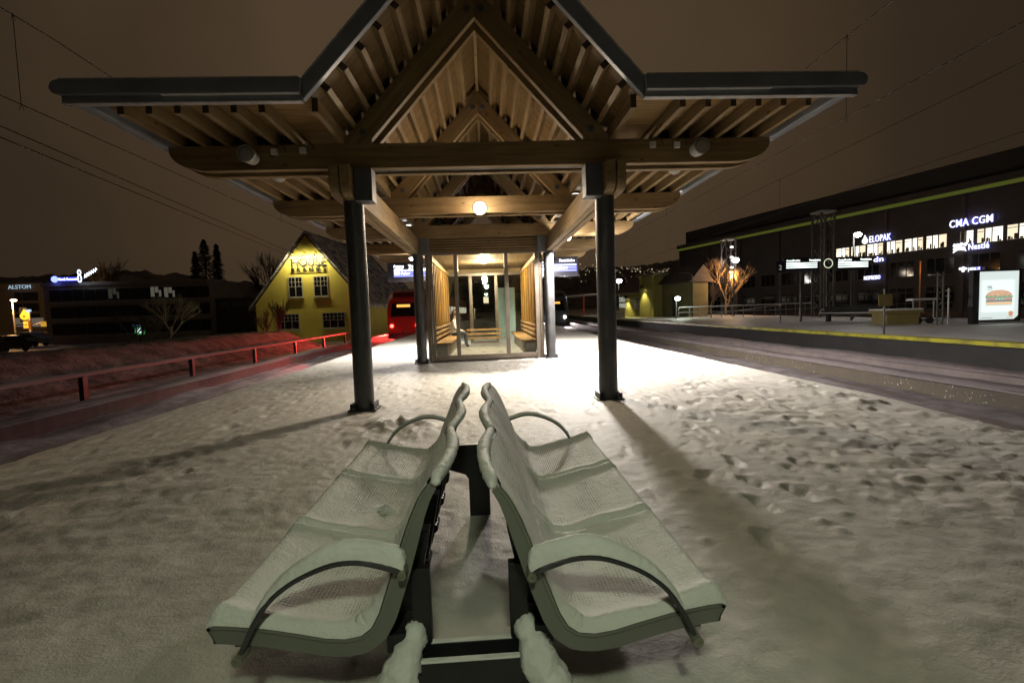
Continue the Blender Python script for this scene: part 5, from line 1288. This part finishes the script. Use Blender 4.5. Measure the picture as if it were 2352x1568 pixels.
# billboard with a burger picture
def billboard():
    c = (21.5, 20.0, 0); t = thing('poster_case', 'tall lit poster case with a burger picture on the far platform', 'billboard', (22.35, 20.0, 0), R(-4))
    lz = emis('poster_white', (.88,1.,.96), .82)
    k = NT(lz); v = k.coord(); n = k.noise(v, 1.5, 3); 
    obj('case', MB().box(-.98, .98, 0, .16, .08, 2.36), BLACK, t, bevel=.02); obj('foot', MB().box(-1.12, -.85, -.02, .2, 0, 2.36), BLACK, t)
    obj('poster', MB().box(-.83, .84, -.012, -.002, .18, 2.27), lz, t)
    bz = 1.16
    def flat(name, pts, y, colr, e): return obj(name, MB().prism(pts, y-.004, y), emis(name+'_ink', colr, e), t)
    bun = [(.0+.56*math.cos(R(a)), bz+.30*math.sin(R(a))**.75) for a in range(2, 179, 8)]
    flat('bun_top', [(x, z) for x, z in bun], -.020, (.62,.19,.035), .8)
    rs = random.Random(3); se = MB()
    for _ in range(60):
        a = R(rs.uniform(15, 165)); q = rs.random()**.5; x, z = .5*q*math.cos(a), bz+.26*q*abs(math.sin(a))**.8+.015; se.box(x-.012, x+.012, -.03, -.0245, z-.007, z+.007)
    obj('seeds', se, emis('seed_ink', (.95,.62,.25), .8), t)
    lf = [(-.58, bz-.02)]; 
    for i in range(21): lf.append((-.58+i*.058, bz+.05+.045*math.sin(i*1.9)))
    lf.append((.58, bz-.02))
    for i in range(20, -1, -1): lf.append((-.56+i*.056, bz-.09+.035*math.sin(i*2.6)))
    flat('lettuce', lf, -.026, (.10,.22,.02), .7); 
    for x0, x1 in ((-.5, -.2), (.28, .54)): flat('tomato', [(x0, bz-.06), (x1, bz-.06), (x1+.02, bz-.12), (x0-.02, bz-.12)], -.030, (.75,.06,.03), .7)
    flat('patty', [(-.55, bz-.11), (.55, bz-.11), (.56, bz-.22), (-.56, bz-.22)], -.0285, (.07,.025,.01), .8)
    flat('bun_base', [(-.56, bz-.22), (.56, bz-.22), (.58, bz-.28), (.50, bz-.34), (-.50, bz-.34), (-.58, bz-.28)], -.027, (.80,.42,.14), .85)
    flat('picture_shadow', [(-.62, bz-.345), (.62, bz-.345), (.55, bz-.365), (-.55, bz-.365)], -.016, (.35,.36,.34), .6)
    ink = mat('poster_ink', (.01,.012,.01), .6)
    lettering('lettering', '0%', .17, ink, t, (-.50, -.02, bz+.37), .001, .003); obj('underline', MB().box(-.5, -.28, -.02, -.015, bz+.31, bz+.325), ink, t)
    obj('badge_ring', MB().tube([(-.39+.17*math.cos(q), -.018, bz+.40+.17*math.sin(q)) for q in [2*math.pi*i/24 for i in range(25)]], .004, 4), mat('badge_line', (.2,.22,.2), .6), t)
    lx, lz_ = .52, .42
    for z0, hh in ((.04, 1), (-.03, -1)): flat('logo_bun', [(lx+.10*math.cos(R(a)), lz_+z0+hh*.075*math.sin(R(a))) for a in range(0, 181, 15)], -.018, (.85,.35,.05), .8)
    lr = emis('logo_red', (.75,.05,.03), .8)
    lettering('lettering', 'BURGER', .052, lr, t, (lx-.10, -.026, lz_+.012), .001, .002); lettering('lettering', 'KING', .052, lr, t, (lx-.065, -.026, lz_-.035), .001, .002)
    obj('caption_line', MB().box(-.78, -.25, -.018, -.014, .25, .265), ink, t); obj('caption_line', MB().box(.35, .62, -.018, -.014, .25, .262), ink, t)
    flat('folded_corner', [(.84, .18), (.84, .34), (.66, .18)], -.016, (.02,.03,.025), .3)
    lamp('poster_light', 'AREA', (0, -.06, 1.2), 26, (.82,1,.95), 1.4, t, None).rotation_euler = (R(90), 0, 0)
billboard()
def far_furniture():
    # planter / grit bin
    t = thing('grit_bin', 'square yellowish bin with a thick snow topped lid on the far platform', 'bin', (19.75, 22.4, 0), R(-8))
    bx = mottled('olive_bin', (.20,.16,.05), (.26,.21,.07), 2, .7); obj('body', MB().box(-.72, .72, -.55, .55, 0, .52), bx, t, bevel=.02); obj('lid', MB().prism([(-.86,.522),(.9,.522),(.84,.66),(-.80,.68)], -.66, .66), bx, t, bevel=.02); obj('snow_cap', MB().box(-.83, .86, -.63, .63, .672, .745), SNOW, t, bevel=.03)
    # row bench
    t = thing('platform_bench', 'dark row bench with curved armrests beside the grit bin', 'bench', (20.5, 26.2, 0), R(-64))
    obj('seat', MB().prism([(-.25,.45),(.25,.40),(.25,.44),(-.25,.49)], -1.6, 1.6, 'x'), BLACK, t); obj('backrest', MB().prism([(.24,.45),(.38,.88),(.42,.88),(.28,.43)], -1.6, 1.6, 'x'), BLACK, t)
    obj('snow_cap', MB().box(-1.6, 1.6, -.24, .2, .495, .53), SNOW, t)
    for x in (-1.55, 1.55): obj('armrest', MB().tube([(x,.25,.66),(x,.1,.74),(x,-.1,.70),(x,-.28,.42)], .025, 6), GALV, t); 
    for x in (-1.2, 1.2): obj('leg', MB().box(x-.05, x+.05, -.15, .25, 0, .40), BLACK, t)
    # lattice post with pipe and a trolley
    t = thing('catenary_post', 'slender lattice post with a pipe beside the grit bin', 'post', (20.26, 20.6, 0))
    mb = MB(); 
    for x in (-.13, .13): mb.box(x-.02, x+.02, -.02, .02, 0, 2.35)
    for i in range(9): mb.tube([(-.13 if i % 2 else .13, 0, i*.26), (.13 if i % 2 else -.13, 0, i*.26+.26)], .014, 4)
    obj('frame', mb, mottled('post_steel', (.14,.15,.13), (.2,.21,.19), 2, .5), t); pi = obj('pipe', MB().tube([(.30,-.1,.02),(.30,-.1,1.62)], .035, 8), GALV, t)
    for z in (.35, 1.25, 1.5): obj('clamp', MB().box(.2, .34, -.15, -.05, z, z+.03), GALV, pi)
    obj('top_lamp', MB().box(-.55, -.1, -.1, .05, 2.2, 2.26), GALV, t)
    t = thing('luggage_trolley', 'luggage trolley with a snowy tray leaning by the lattice post', 'trolley', (20.9, 22.1, 0), R(-10))
    obj('frame', MB().tube([(-.45,0,1.1),(-.45,0,.2),(.45,0,.2),(.45,0,1.1)], .03, 8), GALV, t); obj('tray', MB().box(-.62, .5, -.25, .25, 1.1, 1.15), GALV, t); obj('snow_cap', MB().box(-.6, .48, -.23, .23, 1.151, 1.2), SNOW, t, bevel=.02); obj('base', MB().box(-.5, .75, -.25, .25, .14, .18), STEEL, t)
    for x in (-.4, .1): obj('wheel', MB().lathe([(0,-.04),(.16,-.04),(.16,.04),(0,.04)], (x, -.28, .16), 14, 'y'), BLACK, t)
    # yellow notice on a post
    p = atz(1869, 790, 0); t = thing('notice_post', 'thin post with a dull yellow plate at the far platform edge', 'sign', (13.9, 16.2, 0)); obj('post', MB().tube([(0,0,-.7),(0,0,1.6)], .03, 8), STEEL, t); obj('plate', MB().box(-.25, .25, -.05, -.032, 1.0, 1.42), mottled('dull_yellow', (.14,.11,.03), (.18,.14,.045), 3), t)
    # tall thin pole, the orange light on it put into its colour
    p = at(2111, 760, 34); h = at(2111, 600, 34).z+.95; t = thing('flag_pole', 'slim pole catching orange light before the long office building', 'pole', (p.x, 34, -.95)); obj('pole', MB().tube([(0,0,0),(0,0,h)], .045, 8), mottled('orange_lit_pole', (.5,.22,.08), (.6,.28,.1), 2), t)
    lamp('pole_light', 'POINT', (-.4, -.5, h-.6), 12, (1,.5,.2), .1, t); obj('pole_cap', MB().lathe([(0,0),(.09,.02),(.06,.14),(0,.16)], (0,0,h), 10), BLACK, t)
    # railing of the ramp
    p = atz(1640, 724, 0); q = atz(1800, 722, 0)
    t = thing('ramp_railing', 'metal ramp railing with snow on its top bar behind the far platform', 'railing', (0, 0, 0)); rl = mottled('railing_steel', (.2,.18,.17), (.3,.27,.25), 2, .5)
    pts = [Vector((atz(px, py, 0).x, atz(px, py, 0).y, 0)) for px, py in ((1559, 731), (1640, 729), (1720, 727), (1800, 724), (1870, 722))]
    for z in (1.0, .55): obj('bar', MB().tube([p_+Vector((0,0,z)) for p_ in pts], .035, 6), rl, t)
    obj('snow_ridge', MB().tube([p_+Vector((0,0,1.05)) for p_ in pts], .04, 6), SNOW, t)
    n = 14
    for i in range(n):
        f = i/(n-1)*(len(pts)-1); j = min(int(f), len(pts)-2); c = pts[j].lerp(pts[j+1], f-j); obj('post', MB().tube([c, c+Vector((0,0,1.))], .03, 6), rl, t)
    obj('handrail', MB().tube([pts[0]+Vector((1.5,.5,.1)), pts[3]+Vector((.5,.5,1.0))], .04, 6), rl, t)
far_furniture()
def station_building():
    a = Vector((16.86, 60.4, 0)); b = Vector((20.75, 48.4, 0)); d = (b-a); L_ = d.length; rz = math.atan2(d.y, d.x)
    t = thing('station_building', 'long low yellow station building with downlit walls behind the far platform', 'building', (a.x, a.y, -.05), rz)
    Yl = wallmat('olive_yellow_render', (.30,.26,.08), (.38,.33,.1))
    l1 = L_*.42
    obj('wall', MB().box(0, l1, 0, 3, 0, 3.0), Yl, t); obj('roof', MB().prism([(-.6, 2.95), (2.6, 5.0), (4.4, 2.95)], -.4, l1-.02, 'x'), mottled('brown_tiles', (.13,.085,.07), (.2,.14,.12), 2, .8), t)
    obj('gable_bay', MB().box(l1+.002, L_*.62, -.8, 2.6, 0, 4.6), Yl, t); obj('bay_cornice', MB().box(l1-.25, L_*.66, -1.1, 2.6, 4.602, 4.95), mottled('cornice_stone', (.25,.2,.12), (.3,.25,.16), 2), t)
    obj('wing', MB().box(L_*.622, L_, .4, 2.4, 0, 3.6), mottled('dark_green_render', (.16,.15,.07), (.22,.2,.1), 1, .8), t); obj('wing_roof', MB().prism([(-.2, 3.602), (1.6, 5.4), (2.9, 3.602)], L_*.60, L_+.3, 'x'), mottled('dark_tiles', (.10,.08,.065), (.15,.12,.1), 2, .8), t)  # wing render is darker and greener than the main walls
    for x in (3.4, l1-2.2): window(t, x, 1.1, 1.3, 1.3, 4, 3)
    obj('door', MB().box(L_*.76, L_*.80, .34, .399, 0, 2.3), BLACK, t)
    obj('drainpipe', MB().tube([(l1-.15, -.1, 0), (l1-.15, -.1, 2.9)], .06, 6), mottled('pipe_brown', (.08,.05,.04), (.1,.07,.05), 2), t)
    obj('eave_band', MB().box(-.1, l1-.05, -.45, -.401, 2.8, 3.05), mottled('white_eave', (.35,.28,.25), (.45,.36,.32), 2), t)
    for i, (x, y, z, lab) in enumerate(((1.9, -.05, 2.45, 'downlight on the low wall of the yellow station building'), (l1+1.0, -.85, 3.4, 'downlight on the projecting bay of the yellow station building'))):
        g = thing('wall_downlight', lab, 'lamp', (a.x+d.x/L_*x-d.y/L_*y*1., a.y+d.y/L_*x+d.x/L_*y, z-.05), rz, 'downlights on the yellow station building')
        obj('shade', MB().lathe([(.04, .25), (.10, .22), (.26, -.06), (.23, -.07), (.04, .15)], (0, -.35, 0), 14), BLACK, g); obj('arm', MB().tube([(0,0,.2),(0,-.35,.25)], .03, 6), BLACK, g)
        obj('bulb', MB().lathe([(0,-.04),(.1,-.03),(.1,.03),(0,.06)], (0,-.35,0), 10), emis('downlight_bulb', (1,.95,.55), 20), g); lamp('downlight', 'SPOT', (0, -.35, -.08), 420, (1,.93,.4), .05, g, (0, -.25, -3), 75, .6)
    pl = mat('painted_text', (.5,.5,.42), .6); s = thing('wall_graphic', 'pale painted lettering panel beside the first downlight', 'sign', (a.x+d.x/L_*.35+.0, a.y+d.y/L_*.35, .6), rz)
    pw_ = emis('pale_window_text', (.8,.85,.8), .5)
    lettering('lettering', 'DELI', .78, pw_, s, (-.2, -.12, 1.3), .01, .012, sx=.8); lettering('lettering', 'PARK', .78, pw_, s, (-.2, -.12, .55), .01, .012, sx=.8)
station_building()
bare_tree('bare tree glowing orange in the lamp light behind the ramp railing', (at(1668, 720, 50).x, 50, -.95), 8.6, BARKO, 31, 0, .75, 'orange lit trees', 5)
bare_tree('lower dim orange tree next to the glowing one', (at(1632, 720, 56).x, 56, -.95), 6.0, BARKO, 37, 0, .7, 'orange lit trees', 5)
def orange_lamp():
    p = at(1676, 628, 48.8); t = thing('orange_lamp', 'orange street lamp head at the crown of the glowing tree', 'street lamp', (p.x, 48.6, -.95)); h = p.z+.95
    obj('pole', MB().tube([(0,0,0),(0,0,h)], [.09,.06], 8), STEEL, t); obj('lens', MB().lathe([(0,-.1),(.14,-.06),(.17,.04),(0,.12)], (0,-.1,h+.1), 12), emis('orange_lens', (1,.5,.12), 20), t)
    lamp('orange_light', 'POINT', (0, -.3, h-.3), 520, (1,.48,.14), .15, t)
    p = at(1590, 668, 47); t = thing('unlit_lamp_post', 'dark unlit lamp post in front of the station wing', 'lamp post', (p.x, 47, -.05)); h = at(1590, 632, 47).z
    obj('pole', MB().tube([(0,0,0),(0,0,h),(-.2,0,h+.25),(-.9,0,h+.3)], .05, 8), BLACK, t); obj('lamp_head', MB().box(-1.3, -.85, -.1, .1, h+.24, h+.34), BLACK, t)
orange_lamp()
def far_canopy():
    p = at(1300, 700, 80); t = thing('far_canopy', 'low far canopy with red posts on the other platform', 'canopy', (p.x+4.5, 82, 0)); 
    obj('roof', MB().prism([(-5.5, 3.1), (4.5, 3.6), (4.5, 3.9), (-5.5, 3.4)], 0, 14), mottled('pale_canopy', (.3,.26,.22), (.38,.33,.28), 2), t)
    for x in (-4.5, -1, 3): obj('post', MB().tube([(x, .5, 0), (x, .5, 3.3)], .14, 8), mottled('red_post', (.5,.06,.03), (.6,.08,.04), 2), t)
    b = at(1340, 722, 60); g = thing('snowy_box', 'small snow topped box on the far platform beyond the column', 'box', (at(1424, 728, 55).x, 55, 0)); obj('body', MB().box(-.5,.5,-.4,.4,0,.7), CONC, g); obj('snow_cap', MB().box(-.52,.52,-.42,.42,.702,.78), SNOW, g, bevel=.02)
far_canopy()
# ---------------------------------------------- pale panel seen through the shelter
def info_panel():
    p = at(1268, 760, 24); t = thing('information_panel', 'pale green panel standing behind the shelter glass', 'panel', (.95, 22.5, 0))
    obj('panel', MB().box(-.42, .42, 0, .1, .1, 2.35), mottled('pale_green', (.42,.52,.42), (.5,.6,.5), 2, .5), t); obj('frame', MB().box(-.46, .46, .012, .09, .0, .098), GALV, t)
info_panel()
